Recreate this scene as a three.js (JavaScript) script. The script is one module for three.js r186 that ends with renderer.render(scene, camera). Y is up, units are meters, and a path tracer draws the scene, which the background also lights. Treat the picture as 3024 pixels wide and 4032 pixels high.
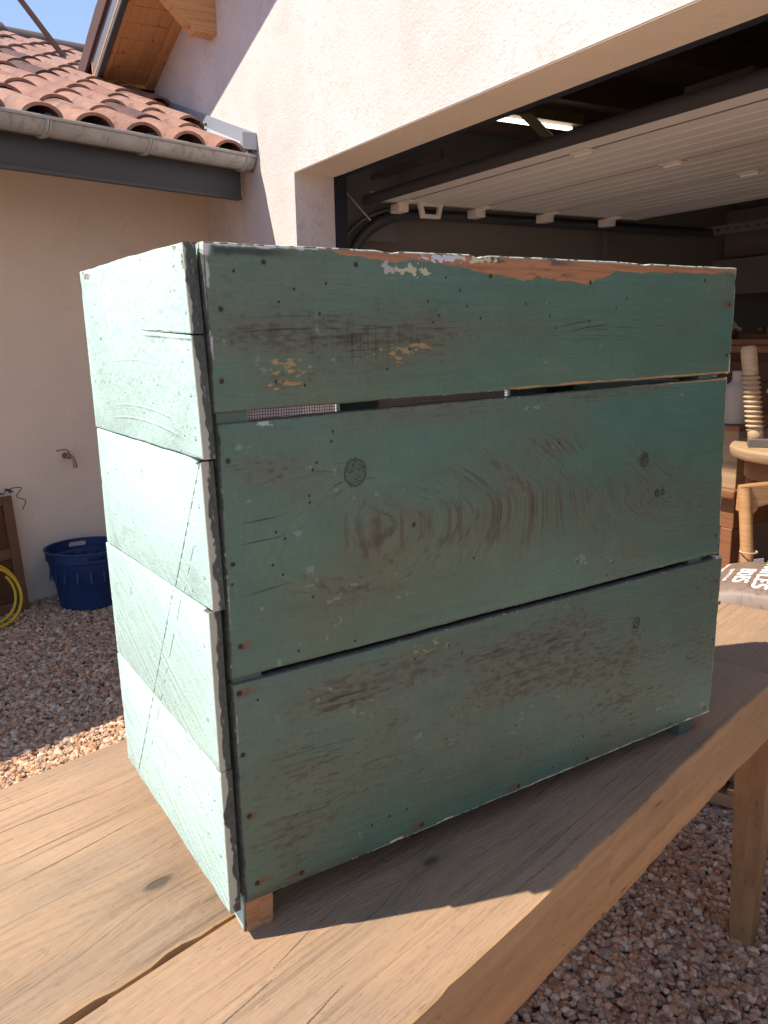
import * as THREE from 'three';
import { mergeGeometries as mergeRaw, toCreasedNormals } from 'three/addons/utils/BufferGeometryUtils.js';
import { RoundedBoxGeometry } from 'three/addons/geometries/RoundedBoxGeometry.js';
import { RectAreaLightUniformsLib } from 'three/addons/lights/RectAreaLightUniformsLib.js';
import { Brush, Evaluator, SUBTRACTION } from 'three-bvh-csg';

// ------------------------------------------------------------------ camera, sky, sun, exposure
const V = (x, y, z) => new THREE.Vector3(x, y, z);
const scene = new THREE.Scene();
const camera = new THREE.PerspectiveCamera(63.14, 3 / 4, 0.05, 400);
camera.position.set(0, 1.364, 0);
camera.up.set(-0.166, 0.979, -0.12);
camera.lookAt(-0.845, 1.364 - 0.204, -0.494);
scene.add(camera);

const EL = 57 * Math.PI / 180, AZ = 18 * Math.PI / 180;
const SUN = V(-Math.cos(EL) * Math.sin(AZ), Math.sin(EL), Math.cos(EL) * Math.cos(AZ));
{
  const w = 512, h = 256, d = new Float32Array(w * h * 4);
  for (let j = 0; j < h; j++) for (let i = 0; i < w; i++) {
    const el = ((j + 0.5) / h - 0.5) * Math.PI, s = Math.max(0, Math.sin(el));
    const t = Math.pow(1 - s, 3.2), k = (j * w + i) * 4;
    d[k] = 0.108 + 0.34 * t; d[k + 1] = 0.224 + 0.29 * t; d[k + 2] = 0.46 + 0.14 * t; d[k + 3] = 1;
  }
  const sky = new THREE.DataTexture(d, w, h, THREE.RGBAFormat, THREE.FloatType);
  sky.mapping = THREE.EquirectangularReflectionMapping; sky.magFilter = sky.minFilter = THREE.LinearFilter; sky.needsUpdate = true;
  scene.background = sky; scene.environment = sky;
}
const sun = new THREE.DirectionalLight(new THREE.Color().setRGB(1, 0.92, 0.80), 3.9);
sun.position.copy(SUN).multiplyScalar(12); sun.position.add(V(-2.5, 0, -1.5)); sun.target.position.set(-2.5, 0, -1.5);
sun.castShadow = true; sun.shadow.radius = 1; sun.shadow.mapSize.set(4096, 4096); sun.shadow.bias = -0.0004;
Object.assign(sun.shadow.camera, { left: -7, right: 7, top: 7, bottom: -7, near: 0.5, far: 30 });
scene.add(sun, sun.target);
RectAreaLightUniformsLib.init();
const renderer = new THREE.WebGLRenderer({ antialias: true });
renderer.toneMapping = THREE.LinearToneMapping; renderer.toneMappingExposure = 2.0;
renderer.shadowMap.enabled = true;

// ------------------------------------------------------------------ helpers
let seed = 7; const rnd = () => { seed = (Math.imul(seed, 1664525) + 1013904223) | 0; return (seed >>> 0) / 4294967296; };
const rr = (a, b) => a + (b - a) * rnd();
const clamp = (x, a = 0, b = 1) => x < a ? a : x > b ? b : x;
const ss = (a, b, x) => { const t = clamp((x - a) / (b - a)); return t * t * (3 - 2 * t); };
const mix = (a, b, t) => a + (b - a) * t;
function hash(ix, iy, s) { let h = Math.imul(ix | 0, 374761393) ^ Math.imul(iy | 0, 668265263) ^ Math.imul(s + 1 | 0, 1274126177); h = Math.imul(h ^ (h >>> 13), 1103515245); h ^= h >>> 16; h = Math.imul(h, 2246822519); return ((h ^ (h >>> 15)) >>> 0) / 4294967296; }
function vn(x, y, s = 0) { const ix = Math.floor(x), iy = Math.floor(y), fx = x - ix, fy = y - iy, a = fx * fx * (3 - 2 * fx), b = fy * fy * (3 - 2 * fy); const p = hash(ix, iy, s), q = hash(ix + 1, iy, s), r = hash(ix, iy + 1, s), t = hash(ix + 1, iy + 1, s); return p + (q - p) * a + (r - p + (p - q - r + t) * a) * b; }
function fbm(x, y, s = 0, o = 4) { let v = 0, a = 0.5, n = 0; for (let i = 0; i < o; i++) { v += a * vn(x, y, s + i * 17); n += a; a *= 0.5; x *= 2.03; y *= 2.03; } return v / n; }
const LUT = new Uint8Array(4097); for (let i = 0; i < 4097; i++) { const x = i / 4096; LUT[i] = Math.round(255 * (x <= 0.0031308 ? 12.92 * x : 1.055 * Math.pow(x, 1 / 2.4) - 0.055)); }
const texRaw = (d, w, h, srgb) => { const t = new THREE.DataTexture(d, w, h, THREE.RGBAFormat); t.magFilter = THREE.LinearFilter; t.minFilter = THREE.LinearMipmapLinearFilter; t.generateMipmaps = true; t.wrapS = t.wrapT = THREE.RepeatWrapping; if (srgb) t.colorSpace = THREE.SRGBColorSpace; t.needsUpdate = true; return t; };
// fn(x, y) in 0..1 fills o = [r, g, b (linear), bump, rough]; gives { map, bumpMap, roughnessMap }
function surface(w, h, fn, rough = false) {
  const c = new Uint8Array(w * h * 4), b = new Uint8Array(w * h * 4), r = rough ? new Uint8Array(w * h * 4) : null, o = [0, 0, 0, 0.5, 0.7];
  for (let j = 0; j < h; j++) for (let i = 0; i < w; i++) {
    o[3] = 0.5; o[4] = 0.7; fn((i + 0.5) / w, (j + 0.5) / h, o);
    const k = (j * w + i) * 4;
    for (let q = 0; q < 3; q++) c[k + q] = LUT[(clamp(o[q]) * 4096) | 0];
    c[k + 3] = b[k + 3] = 255; b[k] = b[k + 1] = b[k + 2] = clamp(o[3]) * 255;
    if (r) { r[k] = r[k + 1] = r[k + 2] = clamp(o[4]) * 255; r[k + 3] = 255; }
  }
  const out = { map: texRaw(c, w, h, true), bumpMap: texRaw(b, w, h) }; if (r) out.roughnessMap = texRaw(r, w, h); return out;
}
const rep = (s, x, y, ox = 0, oy = 0) => { const o = {}; for (const k in s) { o[k] = s[k].clone(); o[k].repeat.set(x, y); o[k].offset.set(ox, oy); o[k].needsUpdate = true; } return o; };
const lin = (r, g, b) => new THREE.Color().setRGB(r, g, b);
const std = (r, g, b, rough = 0.8, extra = {}) => new THREE.MeshStandardMaterial({ color: lin(r, g, b), roughness: rough, ...extra });
const stdT = (s, bump, rough = 0.85, extra = {}) => new THREE.MeshStandardMaterial({ ...s, bumpScale: bump, roughness: s.roughnessMap ? 1 : rough, ...extra });
const mergeGeometries = (l) => mergeRaw(l.map((g) => { const q = g.index ? g.toNonIndexed() : g; q.clearGroups(); for (const k of Object.keys(q.attributes)) if (!['position', 'normal', 'uv'].includes(k)) q.deleteAttribute(k); return q; }));
const taken = {};
const numbered = (n) => { const k = taken[n] = (taken[n] ?? -1) + 1; return k ? `${n}_${String(k).padStart(3, '0')}` : n; };
function thing(name, label, category, pos = [0, 0, 0], turn = 0, group) { const o = new THREE.Group(); o.name = numbered(name); o.position.set(...pos); o.rotation.y = turn; o.userData = { label, category }; if (group) o.userData.group = group; scene.add(o); return o; }
function part(parent, name, geo, mat, pos, rot) { const m = new THREE.Mesh(geo, mat); m.name = parent === scene ? numbered(name) : name; if (pos) m.position.set(...pos); if (rot) m.rotation.set(...rot); m.castShadow = m.receiveShadow = true; parent.add(m); return m; }
function struct(name, geo, mat, pos, rot) { const m = part(scene, name, geo, mat, pos, rot); m.userData.kind = 'structure'; return m; }
function tag(m, label, category, group) { m.userData.label = label; m.userData.category = category; if (group) m.userData.group = group; return m; }
// uv in metres by dominant normal
function muv(g, s = 1, ox = 0, oy = 0) { const p = g.attributes.position, n = g.attributes.normal, u = g.attributes.uv; for (let i = 0; i < p.count; i++) { const ax = Math.abs(n.getX(i)), ay = Math.abs(n.getY(i)), az = Math.abs(n.getZ(i)); let a, b; if (az >= ax && az >= ay) { a = p.getX(i); b = p.getY(i); } else if (ax >= ay) { a = p.getZ(i); b = p.getY(i); } else { a = p.getX(i); b = p.getZ(i); } u.setXY(i, a * s + ox, b * s + oy); } return g; }
const box = (w, h, d, x = 0, y = 0, z = 0) => { const g = new THREE.BoxGeometry(w, h, d); g.translate(x, y, z); return muv(g); };
const rbox = (w, h, d, r = 0.004, seg = 2) => muv(new RoundedBoxGeometry(w, h, d, seg, r));
const span = (x0, x1, y0, y1, z0, z1, r = 0) => { const g = r ? new RoundedBoxGeometry(x1 - x0, y1 - y0, z1 - z0, 2, r) : new THREE.BoxGeometry(x1 - x0, y1 - y0, z1 - z0); g.translate((x0 + x1) / 2, (y0 + y1) / 2, (z0 + z1) / 2); return muv(g); };
const tube = (pts, r, seg = 40, rad = 8, closed = false) => new THREE.TubeGeometry(new THREE.CatmullRomCurve3(pts.map((p) => p.isVector3 ? p : V(...p)), closed), seg, r, rad, closed);
function bar(a, b, r0, r1 = r0, rad = 12) { const d = b.clone().sub(a), g = new THREE.CylinderGeometry(r1, r0, d.length(), rad); g.applyQuaternion(new THREE.Quaternion().setFromUnitVectors(V(0, 1, 0), d.clone().normalize())); g.translate((a.x + b.x) / 2, (a.y + b.y) / 2, (a.z + b.z) / 2); return g; }
const lathe = (pts, seg = 40) => new THREE.LatheGeometry(pts.map(([x, y]) => new THREE.Vector2(x, y)), seg);
const extr = (pts, depth, bev = 0, seg = 2) => { const s = pts instanceof THREE.Shape ? pts : new THREE.Shape(pts.map((p) => new THREE.Vector2(p[0], p[1]))); return new THREE.ExtrudeGeometry(s, bev ? { depth: depth - 2 * bev, bevelEnabled: true, bevelThickness: bev, bevelSize: bev, bevelOffset: -bev, bevelSegments: seg, steps: 1, curveSegments: 10 } : { depth, bevelEnabled: false, curveSegments: 10 }).translate(0, 0, bev); };
// outline of a board given by its corners, its edges a little uneven; chip(edge, t) adds depth to nicks
function uneven(corners, amp, step, s, chip) {
  const out = [], n = corners.length;
  const cx = corners.reduce((a, c) => a + c[0], 0) / n, cy = corners.reduce((a, c) => a + c[1], 0) / n;
  for (let e = 0; e < n; e++) {
    const a = corners[e], b = corners[(e + 1) % n], L = Math.hypot(b[0] - a[0], b[1] - a[1]), k = Math.max(2, Math.round(L / step));
    let nx = (b[1] - a[1]) / L, ny = -(b[0] - a[0]) / L; if ((a[0] + b[0]) / 2 * nx + (a[1] + b[1]) / 2 * ny < cx * nx + cy * ny) { nx = -nx; ny = -ny; }
    for (let i = 0; i < k; i++) { const t = i / k, x = mix(a[0], b[0], t), y = mix(a[1], b[1], t); let q = (fbm(t * L * 40, e * 9.1, s, 3) - 0.5) * 2 * amp + (vn(t * L * 6, e * 5.7, s + 3) - 0.5) * 2 * amp; if (chip) q -= chip(e, t, L); if (i === 0) q *= 0.3; out.push([x + nx * q, y + ny * q]); }
  }
  return out;
}
// slab with its cap uv from [x0, x1] x [y0, y1] to 0..1; sides keep metres
function slab(outline, t, bev, rect, sel) {
  const g = extr(outline, t, bev, 2), u = g.attributes.uv, p = g.attributes.position, [x0, x1, y0, y1] = rect, cap = g.groups.find((q) => q.materialIndex === 0);
  const bevel = bev * 1.01;
  for (let i = 0; i < p.count; i++) { const inCap = i >= cap.start && i < cap.start + cap.count; if (inCap) u.setXY(i, (p.getX(i) - x0) / (x1 - x0), (p.getY(i) - y0) / (y1 - y0)); else u.setY(i, sel ? (clamp(p.getZ(i) / t, 0.02, 0.98) + sel(p.getX(i), p.getY(i))) / 2 : p.getZ(i) / t); }
  const r = toCreasedNormals(g, 0.6); r.groups = g.groups; return r;
}

// ------------------------------------------------------------------ materials: plaster, wood, gravel, metal
const plasterS = surface(1024, 1024, (x, y, o) => {
  const X = x * 1.4, Y = y * 1.4, wrap = (f, s, oct) => { const a = fbm(X * f, Y * f, s, oct), b = fbm((X - 1.4) * f, Y * f, s, oct), t = ss(0.85, 1, x); const c = fbm(X * f, (Y - 1.4) * f, s, oct), e = fbm((X - 1.4) * f, (Y - 1.4) * f, s, oct), q = ss(0.85, 1, y); return mix(mix(a, b, t), mix(c, e, t), q); };
  const big = wrap(3, 5, 4), grit = wrap(150, 9, 3), rag = wrap(40, 13, 3);
  const scar = ss(0.60, 0.68, rag) * ss(0.42, 0.6, big), str = wrap(9, 23, 3);
  const v = 1 + (big - 0.5) * 0.26 + (grit - 0.5) * 0.14 + (str - 0.5) * 0.12 - scar * 0.10;
  o[0] = 0.68 * v; o[1] = 0.595 * v; o[2] = 0.55 * v; o[3] = 0.5 + (grit - 0.5) * 0.7 + (rag - 0.5) * 0.5 - scar * 0.3;
});
const plaster = stdT(rep(plasterS, 1 / 1.4, 1 / 1.4), 0.0022, 0.95);
const beigeS = surface(512, 512, (x, y, o) => { const a = fbm(x * 5, y * 5, 301, 4), g = vn(x * 180, y * 180, 305), d = ss(0.72, 0.8, fbm(x * 17, y * 17, 307, 4)), e = Math.min(x, 1 - x, y, 1 - y), k = ss(0, 0.12, e), v = 1 + ((a - 0.5) * 0.12 - d * 0.05) * k + (g - 0.5) * 0.06; o[0] = 0.76 * v; o[1] = 0.63 * v; o[2] = 0.50 * v; o[3] = 0.5 + (g - 0.5) * 0.5 + (a - 0.5) * 0.4 * k; });
const plasterWarm = stdT(rep(beigeS, 1 / 1.1, 1 / 1.1), 0.0012, 0.95);
function woodS(w, h, lx, ly, base, dark, o2 = {}) {
  const kn = o2.knots || [];
  return surface(w, h, (x, y, o) => {
    const X = x * lx, Y = y * ly; let g = Y + 0.012 * (fbm(X * 2.2, Y * 5, 3 + (o2.s || 0)) - 0.5); let kd = 0;
    for (const [kx, ky, R] of kn) { const dx = (X - kx) / 1.7, dy = Y - ky, d = Math.hypot(dx, dy); g += R * 1.2 * Math.exp(-d * d / (R * R * 9)) * Math.sign(dy) * (1 - Math.exp(-d / R)); kd = Math.max(kd, 1 - ss(R * 0.55, R, d)); }
    const f1 = fbm(X * 5, g * 180, 21 + (o2.s || 0), 3), f2 = vn(X * 28, g * 620, 31 + (o2.s || 0)), lo = fbm(X * 3, Y * 12, 41 + (o2.s || 0), 3);
    const t = clamp(0.55 * (f1 - 0.35) * 2 + 0.25 * (f2 - 0.4) + 0.35 * (lo - 0.5) + kd * 0.9);
    for (let q = 0; q < 3; q++) o[q] = mix(base[q], dark[q], t);
    o[3] = 0.6 - 0.4 * f1 - 0.2 * f2 - kd * 0.1;
  });
}
const pineS = woodS(512, 512, 0.5, 0.5, [0.60, 0.33, 0.14], [0.36, 0.15, 0.045], { s: 3, knots: [[0.12, 0.1, 0.012], [0.33, 0.23, 0.014], [0.2, 0.36, 0.01], [0.42, 0.43, 0.012]] });
const pine = [0, 0.27, 0.53, 0.79].map((k) => stdT(rep(pineS, 2, 2, k, k * 1.7), 0.0006, 0.7));
const oakS = woodS(512, 512, 0.6, 0.6, [0.42, 0.245, 0.125], [0.23, 0.115, 0.05], { s: 8 });
const oak = stdT(rep(oakS, 1.6, 1.6), 0.0005, 0.55), oakRed = stdT(rep(oakS, 1.6, 1.6, 0.4, 0.2), 0.0005, 0.5, { color: lin(0.62, 0.44, 0.37) });
const oakPale = stdT(rep(oakS, 1.6, 1.6, 0.1, 0.6), 0.0006, 0.6, { color: lin(1, 1.12, 1.2) });
const walnut = stdT(rep(oakS, 1.6, 1.6, 0.2, 0.1), 0.0005, 0.5, { color: lin(0.22, 0.14, 0.11) });
const oldBrown = stdT(rep(oakS, 1.6, 1.6, 0.7, 0.3), 0.001, 0.8, { color: lin(0.42, 0.34, 0.3) });
const zincS = surface(512, 256, (x, y, o) => { const a = fbm(x * 9, y * 6, 77, 4), b = ss(0.56, 0.7, fbm(x * 34, y * 14, 88, 4)), v = 0.37 + 0.16 * (a - 0.5); o[0] = v * mix(1.0, 0.85, b); o[1] = v * mix(0.98, 0.81, b); o[2] = v * mix(0.93, 0.73, b); o[3] = 0.5 + 0.2 * (a - 0.5) - 0.1 * b; o[4] = 0.5 + 0.25 * b; }, true);
const zinc = stdT(rep(zincS, 1.2, 2.5), 0.001, 0.5, { metalness: 0.12 });
const zincPale = std(0.36, 0.38, 0.42, 0.5, { metalness: 0.2 });
const slate = std(0.044, 0.048, 0.058, 0.6), black = std(0.02, 0.02, 0.022, 0.7), steel = std(0.32, 0.32, 0.33, 0.4, { metalness: 0.8 }), darkSteel = std(0.07, 0.07, 0.075, 0.45, { metalness: 0.6 });

// ------------------------------------------------------------------ ground
const groundS = surface(512, 512, (x, y, o) => { const a = vn(x * 110, y * 110, 3), b = fbm(x * 60, y * 60, 8, 3), v = 0.95 + 0.9 * (a - 0.5) * 0.6 + (b - 0.5) * 0.5; o[0] = 0.40 * v; o[1] = 0.26 * v; o[2] = 0.18 * v; o[3] = a; });
{
  const g = new THREE.PlaneGeometry(120, 120); g.rotateX(-Math.PI / 2); muv(g);
  struct('gravel_ground', g, stdT(rep(groundS, 0.55, 0.55), 0.01, 1), [0, -0.012, 0]);
}

// ------------------------------------------------------------------ garage house (facade in the plane z = FZ)
const FZ = -1.782, garage = thing('garage_house', 'cream plastered garage with open doorway and timber lined gable eave', 'house', [-1.2, 0, FZ]);
const GX = 1.2, GZ = -FZ;                       // world -> local of the group
const put = (m) => { m.geometry.translate(GX, 0, GZ); return m; };
const RS = Math.tan(16 * Math.PI / 180), sofY = (x) => 3.028 + RS * (x + 6.01), RIDGE = -1.2;
const roofY = (x) => sofY(x < RIDGE ? x : 2 * RIDGE - x);
{
  const top = 0.03;
  // wall: piers and the gable over the doorway
  const plan = extr([[-6.0, 1.782], [-3.83, 1.782], [-3.86, 2.008], [-6.0, 2.008]].map(([x, z]) => [x, z]), 2.145);   // x, -z
  plan.rotateX(-Math.PI / 2); const pier = muv(toCreasedNormals(plan, 0.3));
  put(part(garage, 'wall', pier, plaster));
  put(part(garage, 'wall', span(1.5, 3.6, 0, 2.145, -2.008, FZ), plaster));
  const gable = muv(extr([[-6.0, 2.145], [3.6, 2.145], [3.6, roofY(3.6) + top], [RIDGE, roofY(RIDGE) + top], [-6.0, roofY(-6.0) + top]], 0.226)); gable.translate(0, 0, -2.008);
  put(part(garage, 'gable_wall', gable, plaster));
  // thin sheet added under the lintel, warm ground bounce put into its beige
  put(part(garage, 'bounce_tinted_reveal', span(-3.836, 1.49, 2.141, 2.1448, -2.006, FZ - 0.002), plasterWarm));
  // side and back walls, ceiling
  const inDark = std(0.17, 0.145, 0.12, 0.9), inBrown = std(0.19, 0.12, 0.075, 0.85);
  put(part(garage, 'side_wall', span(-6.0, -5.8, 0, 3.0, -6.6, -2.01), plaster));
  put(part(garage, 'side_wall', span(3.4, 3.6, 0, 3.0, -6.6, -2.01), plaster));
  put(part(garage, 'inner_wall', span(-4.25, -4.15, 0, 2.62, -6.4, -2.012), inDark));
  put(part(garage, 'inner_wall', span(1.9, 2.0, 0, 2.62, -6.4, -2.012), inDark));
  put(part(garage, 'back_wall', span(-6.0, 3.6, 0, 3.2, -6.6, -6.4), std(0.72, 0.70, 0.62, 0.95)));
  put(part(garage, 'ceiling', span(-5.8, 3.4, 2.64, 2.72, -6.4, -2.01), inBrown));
  for (let k = 0; k < 9; k++) put(part(garage, 'ceiling_joist', span(-4.1 + k * 0.66, -4.02 + k * 0.66, 2.5, 2.64, -6.38, -2.03), inBrown));
  put(part(garage, 'ceiling_batten', span(-2.95, -2.58, 2.46, 2.5, -3.5, -3.42), std(0.30, 0.24, 0.17, 0.8), null));
  put(part(garage, 'loft_beam', span(-4.14, 1.9, 1.62, 1.86, -5.3, -5.18), std(0.17, 0.135, 0.105, 0.8)));
  put(part(garage, 'loft_beam', span(-4.14, 1.9, 1.88, 2.2, -5.4, -5.3), std(0.17, 0.135, 0.105, 0.8)));
  put(part(garage, 'loft_beam', span(-4.14, 1.9, 2.22, 2.49, -5.5, -5.4), std(0.17, 0.135, 0.105, 0.8)));
  // dark frame round the doorway
  put(part(garage, 'door_frame', span(-3.95, -3.852, 0, 2.20, -2.075, -2.012), std(0.018, 0.02, 0.032, 0.5)));
  put(part(garage, 'door_frame', span(-3.95, 1.6, 2.15, 2.24, -2.072, -2.011), std(0.018, 0.02, 0.032, 0.5)));
  // roof: deck, soffit planks, rake boards, fascia, verge tiles, purlin
  const tilt = Math.atan(RS), len = (RIDGE + 6.38) / Math.cos(tilt);
  for (const s of [1, -1]) {
    const g = new THREE.BoxGeometry(len, 0.05, 5.15); muv(g); g.translate(len / 2, 0.085, 0); g.rotateZ(tilt); g.translate(-6.38 - RIDGE, sofY(-6.38), 0); if (s < 0) g.rotateY(Math.PI); g.translate(RIDGE, 0, -3.98);
    put(part(garage, 'roof_slope', g, std(0.11, 0.05, 0.036, 0.9)));
  }
  const slope = (w, h, d, x, y, z) => { const g = rbox(w, h, d, 0.003); g.translate(w / 2, y, z); g.rotateZ(tilt); g.translate(x, sofY(x), 0); return g; };
  const P = 0.155;
  for (let k = 0; k < 20; k++) put(part(garage, 'soffit_plank', slope(P - 0.004, 0.018, 0.36, -6.0 + k * P * Math.cos(tilt), 0.032, -1.57), pine[(k * 3 + (k >> 1)) % 4]));
  put(part(garage, 'rake_board', slope(3.3, 0.05, 0.045, -6.005, 0.025, -1.437), pine[1]));
  put(part(garage, 'rake_board', slope(3.3, 0.045, 0.058, -6.003, 0.024, -1.752), pine[2]));
  put(part(garage, 'eave_board', (() => { const g = span(-6.03, -6.005, 3.03, 3.17, -1.78, -1.39); return g; })(), pine[3]));
  put(part(garage, 'fascia', slope(3.3, 0.17, 0.02, -6.03, 0.075, -1.403), std(0.24, 0.25, 0.28, 0.45, { metalness: 0.3 })));
  put(part(garage, 'fascia_lip', slope(3.3, 0.02, 0.036, -6.032, -0.014, -1.405), slate));
  const verge = std(0.10, 0.052, 0.045, 0.85);
  for (let k = 0; k < 9; k++) {
    const x = -6.36 + k * 0.36;
    const g = mergeGeometries([slope(0.375, 0.125, 0.022, x, 0.205 + 0.004 * (k % 2), -1.383), slope(0.375, 0.02, 0.3, x, 0.262, -1.525)]);
    put(part(garage, 'verge_tile', g, verge));
  }
  const pur = extr([[1.782, 3.009], [1.664, 3.013], [1.5, 3.17], [1.5, 3.36], [1.782, 3.36]].map(([z, y]) => [z, y]), 0.108, 0.004); // x = -z
  pur.rotateY(Math.PI / 2); pur.translate(-4.865, 0, 0); muv(pur);
  put(part(garage, 'purlin', pur, pine[0]));
  // zinc flashing where the lower roof meets the facade
  const fa = Math.atan2(2.994 - 2.407, 1.733), L = 1.83;
  for (let k = 0; k < 3; k++) {
    const g = new THREE.BoxGeometry(L / 3 - 0.004, 0.075, 0.006); g.translate(L / 6 + k * L / 3, -0.038, 0.006 + 0.002 * k);
    const t = new THREE.BoxGeometry(L / 3 - 0.004, 0.006, 0.085); t.rotateX(0.5); t.translate(L / 6 + k * L / 3, -0.09, 0.045 + 0.002 * k);
    const m = mergeGeometries([g, t]); m.rotateZ(-fa); m.translate(-5.996, 2.994, FZ);
    put(part(garage, 'flashing', m, zincPale));
  }
  put(part(garage, 'flashing_end', span(-4.30, -4.262, 2.325, 2.405, FZ + 0.001, FZ + 0.08), zincPale)); put(part(garage, 'flashing_end', span(-6.0, -5.93, 2.93, 2.99, FZ + 0.02, FZ + 0.16), zincPale));
}
struct('garage_floor', span(-5.8, 3.4, -0.15, 0.02, -6.4, -1.985), stdT(rep(plasterS, 0.5, 0.5), 0.002, 0.9, { color: lin(0.66, 0.74, 0.78) }));

// ------------------------------------------------------------------ lower house: local x runs to the facade, z out to the yard
const LH = Math.PI - Math.acos(0.304), lower = thing('tiled_house', 'low house with terracotta barrel tile roof and zinc gutter', 'house', [-5.109, 0, FZ], LH);
const lw = (x, z) => [-5.109 + x * Math.cos(LH) + z * Math.sin(LH), FZ - x * Math.sin(LH) + z * Math.cos(LH)];
const PT = 22.5 * Math.PI / 180, EZ = 0.74, EY = 2.262;
const onRoof = (x, up, lift) => V(x, EY + up * Math.sin(PT) + lift * Math.cos(PT), EZ - up * Math.cos(PT) + lift * Math.sin(PT));
{
  part(lower, 'wall', muv(span(-7.5, 0.06, 0, 2.62, -0.2, 0)), plasterWarm);
  part(lower, 'end_wall', span(-7.7, -7.5, 0, 2.6, -7, 0.002), plasterWarm);
  // deck and far slope
  const deck = [[-7.8, 0], [-0.24, 0]];
  // along the facade: from the gutter end to the corner of the garage, then past it to the ridge
  const wpt = (wx, wz) => { const dx = wx + 5.109, dz = wz - FZ, x = dx * Math.cos(LH) - dz * Math.sin(LH), z = dx * Math.sin(LH) + dz * Math.cos(LH); return [x, (EZ - z) / Math.cos(PT)]; };
  deck.push(wpt(-5.99, FZ + 0.003), wpt(-6.03, FZ - 0.05), wpt(-6.03, -4.0), [3.2, 4.15], [-7.8, 4.15]);
  const dg = extr(deck, 0.03); dg.rotateX(-Math.PI / 2 + PT); dg.translate(0, EY - 0.035, EZ); muv(dg);
  part(lower, 'roof_deck', dg, std(0.14, 0.08, 0.05, 0.9));
  const rp = onRoof(0, 4.15, 0), bg = new THREE.BoxGeometry(11, 0.05, 4.4); bg.translate(0, 0, -2.2); bg.rotateX(-PT); bg.translate(-2.3, rp.y, rp.z); muv(bg);
  part(lower, 'rear_slope', bg, std(0.3, 0.13, 0.09, 0.9));
  part(lower, 'fascia', span(-7.6, -0.262, 2.108, 2.25, 0.635, 0.662), slate);
  part(lower, 'fascia_trim', span(-7.6, -0.264, 2.096, 2.109, 0.63, 0.672), std(0.05, 0.053, 0.06, 0.5));
  for (let k = 0; k < 9; k++) { const g = new THREE.BoxGeometry(0.06, 0.11, 0.95); g.translate(0, -0.095, -0.46); g.rotateX(PT); g.translate(-0.6 - k * 0.75, EY, EZ - 0.09); part(lower, 'rafter', muv(g), oldBrown); }
  // gutter
  const R = 0.062, sh = new THREE.Shape(); sh.absarc(0, 0, R, Math.PI, 2 * Math.PI, false); sh.absarc(0, 0, R - 0.004, 2 * Math.PI, Math.PI, true);
  const gl = 7.0, gg = new THREE.ExtrudeGeometry(sh, { depth: gl, bevelEnabled: false, curveSegments: 20, steps: 1 }); gg.rotateY(-Math.PI / 2);  // runs to -x, shape x -> z
  const gm = toCreasedNormals(gg, 0.5); const GP = [-0.262, 2.293, 0.73];
  { const u = gm.attributes.uv, p = gm.attributes.position; for (let i = 0; i < p.count; i++) u.setXY(i, p.getX(i), Math.atan2(p.getZ(i), -p.getY(i)) * 0.06); }
  const gut = part(lower, 'gutter', gm, zinc, GP);
  part(gut, 'gutter_bead', bar(V(-gl, 0.002, R + 0.004), V(0, 0.002, R + 0.004), 0.0085), zinc);
  const cap = new THREE.CylinderGeometry(R, R, 0.006, 24, 1, false, 0, Math.PI); cap.rotateZ(Math.PI / 2); cap.rotateX(Math.PI / 2); part(gut, 'gutter_end', cap, zinc, [0.0, 0, 0]);
  for (const x of [-0.05, -0.625, -1.12, -1.62, -2.15, -2.7]) {
    const a = []; for (let i = 0; i <= 12; i++) { const t = Math.PI + Math.PI * i / 12; a.push(V(x, Math.sin(t) * (R + 0.001), -Math.cos(t) * (R + 0.001))); } a.push(V(x, 0.012, -R - 0.006 + 2 * R + 0.012));
    const b = tube(a, 0.008, 30, 6); b.scale(1, 1, 1); part(gut, 'gutter_bracket', mergeGeometries([b, tube(a.map((p) => p.clone().add(V(0.014, 0, 0))), 0.006, 30, 6)]), zinc);
  }
  // barrel tiles: one geometry, hung in courses
  const TW = 0.246, prof = [];
  for (let i = 0; i <= 2; i++) prof.push([-TW / 2 + i * 0.012, 0.004 * (2 - i) / 2]);
  for (let i = 0; i <= 12; i++) { const a = Math.PI - Math.PI * i / 12; prof.push([0.096 * Math.cos(a), 0.004 + 0.062 * Math.sin(a)]); }
  for (let i = 0; i <= 2; i++) prof.push([0.099 + i * 0.012, 0.004 * i / 2]);
  const TL = 0.43, pos = [], idx = [], n = prof.length, TH = 0.013;
  const quad = (a, b, c, d) => idx.push(a, b, c, a, c, d);
  for (const [lift, z, sc] of [[0, 0, 1], [0, -TL, 0.95], [-TH, 0, 1], [-TH, -TL, 0.95]]) prof.forEach(([x, y], i) => { const k = clamp(y / 0.03); pos.push(x * sc * (lift ? mix(1, 1 - TH / 0.096, k) : 1), y * sc + lift, z); });
  for (let i = 0; i < n - 1; i++) { quad(i, i + 1, n + i + 1, n + i); quad(2 * n + i, 3 * n + i, 3 * n + i + 1, 2 * n + i + 1); quad(i, 2 * n + i, 2 * n + i + 1, i + 1); }
  let tg = new THREE.BufferGeometry(); tg.setAttribute('position', new THREE.Float32BufferAttribute(pos, 3)); tg.setIndex(idx);
  { const uv = []; for (let i = 0; i < pos.length; i += 3) uv.push(pos[i] * 2, pos[i + 2] * 2 + 0.5); tg.setAttribute('uv', new THREE.Float32BufferAttribute(uv, 2)); }
  tg = toCreasedNormals(tg, 0.7);
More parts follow.
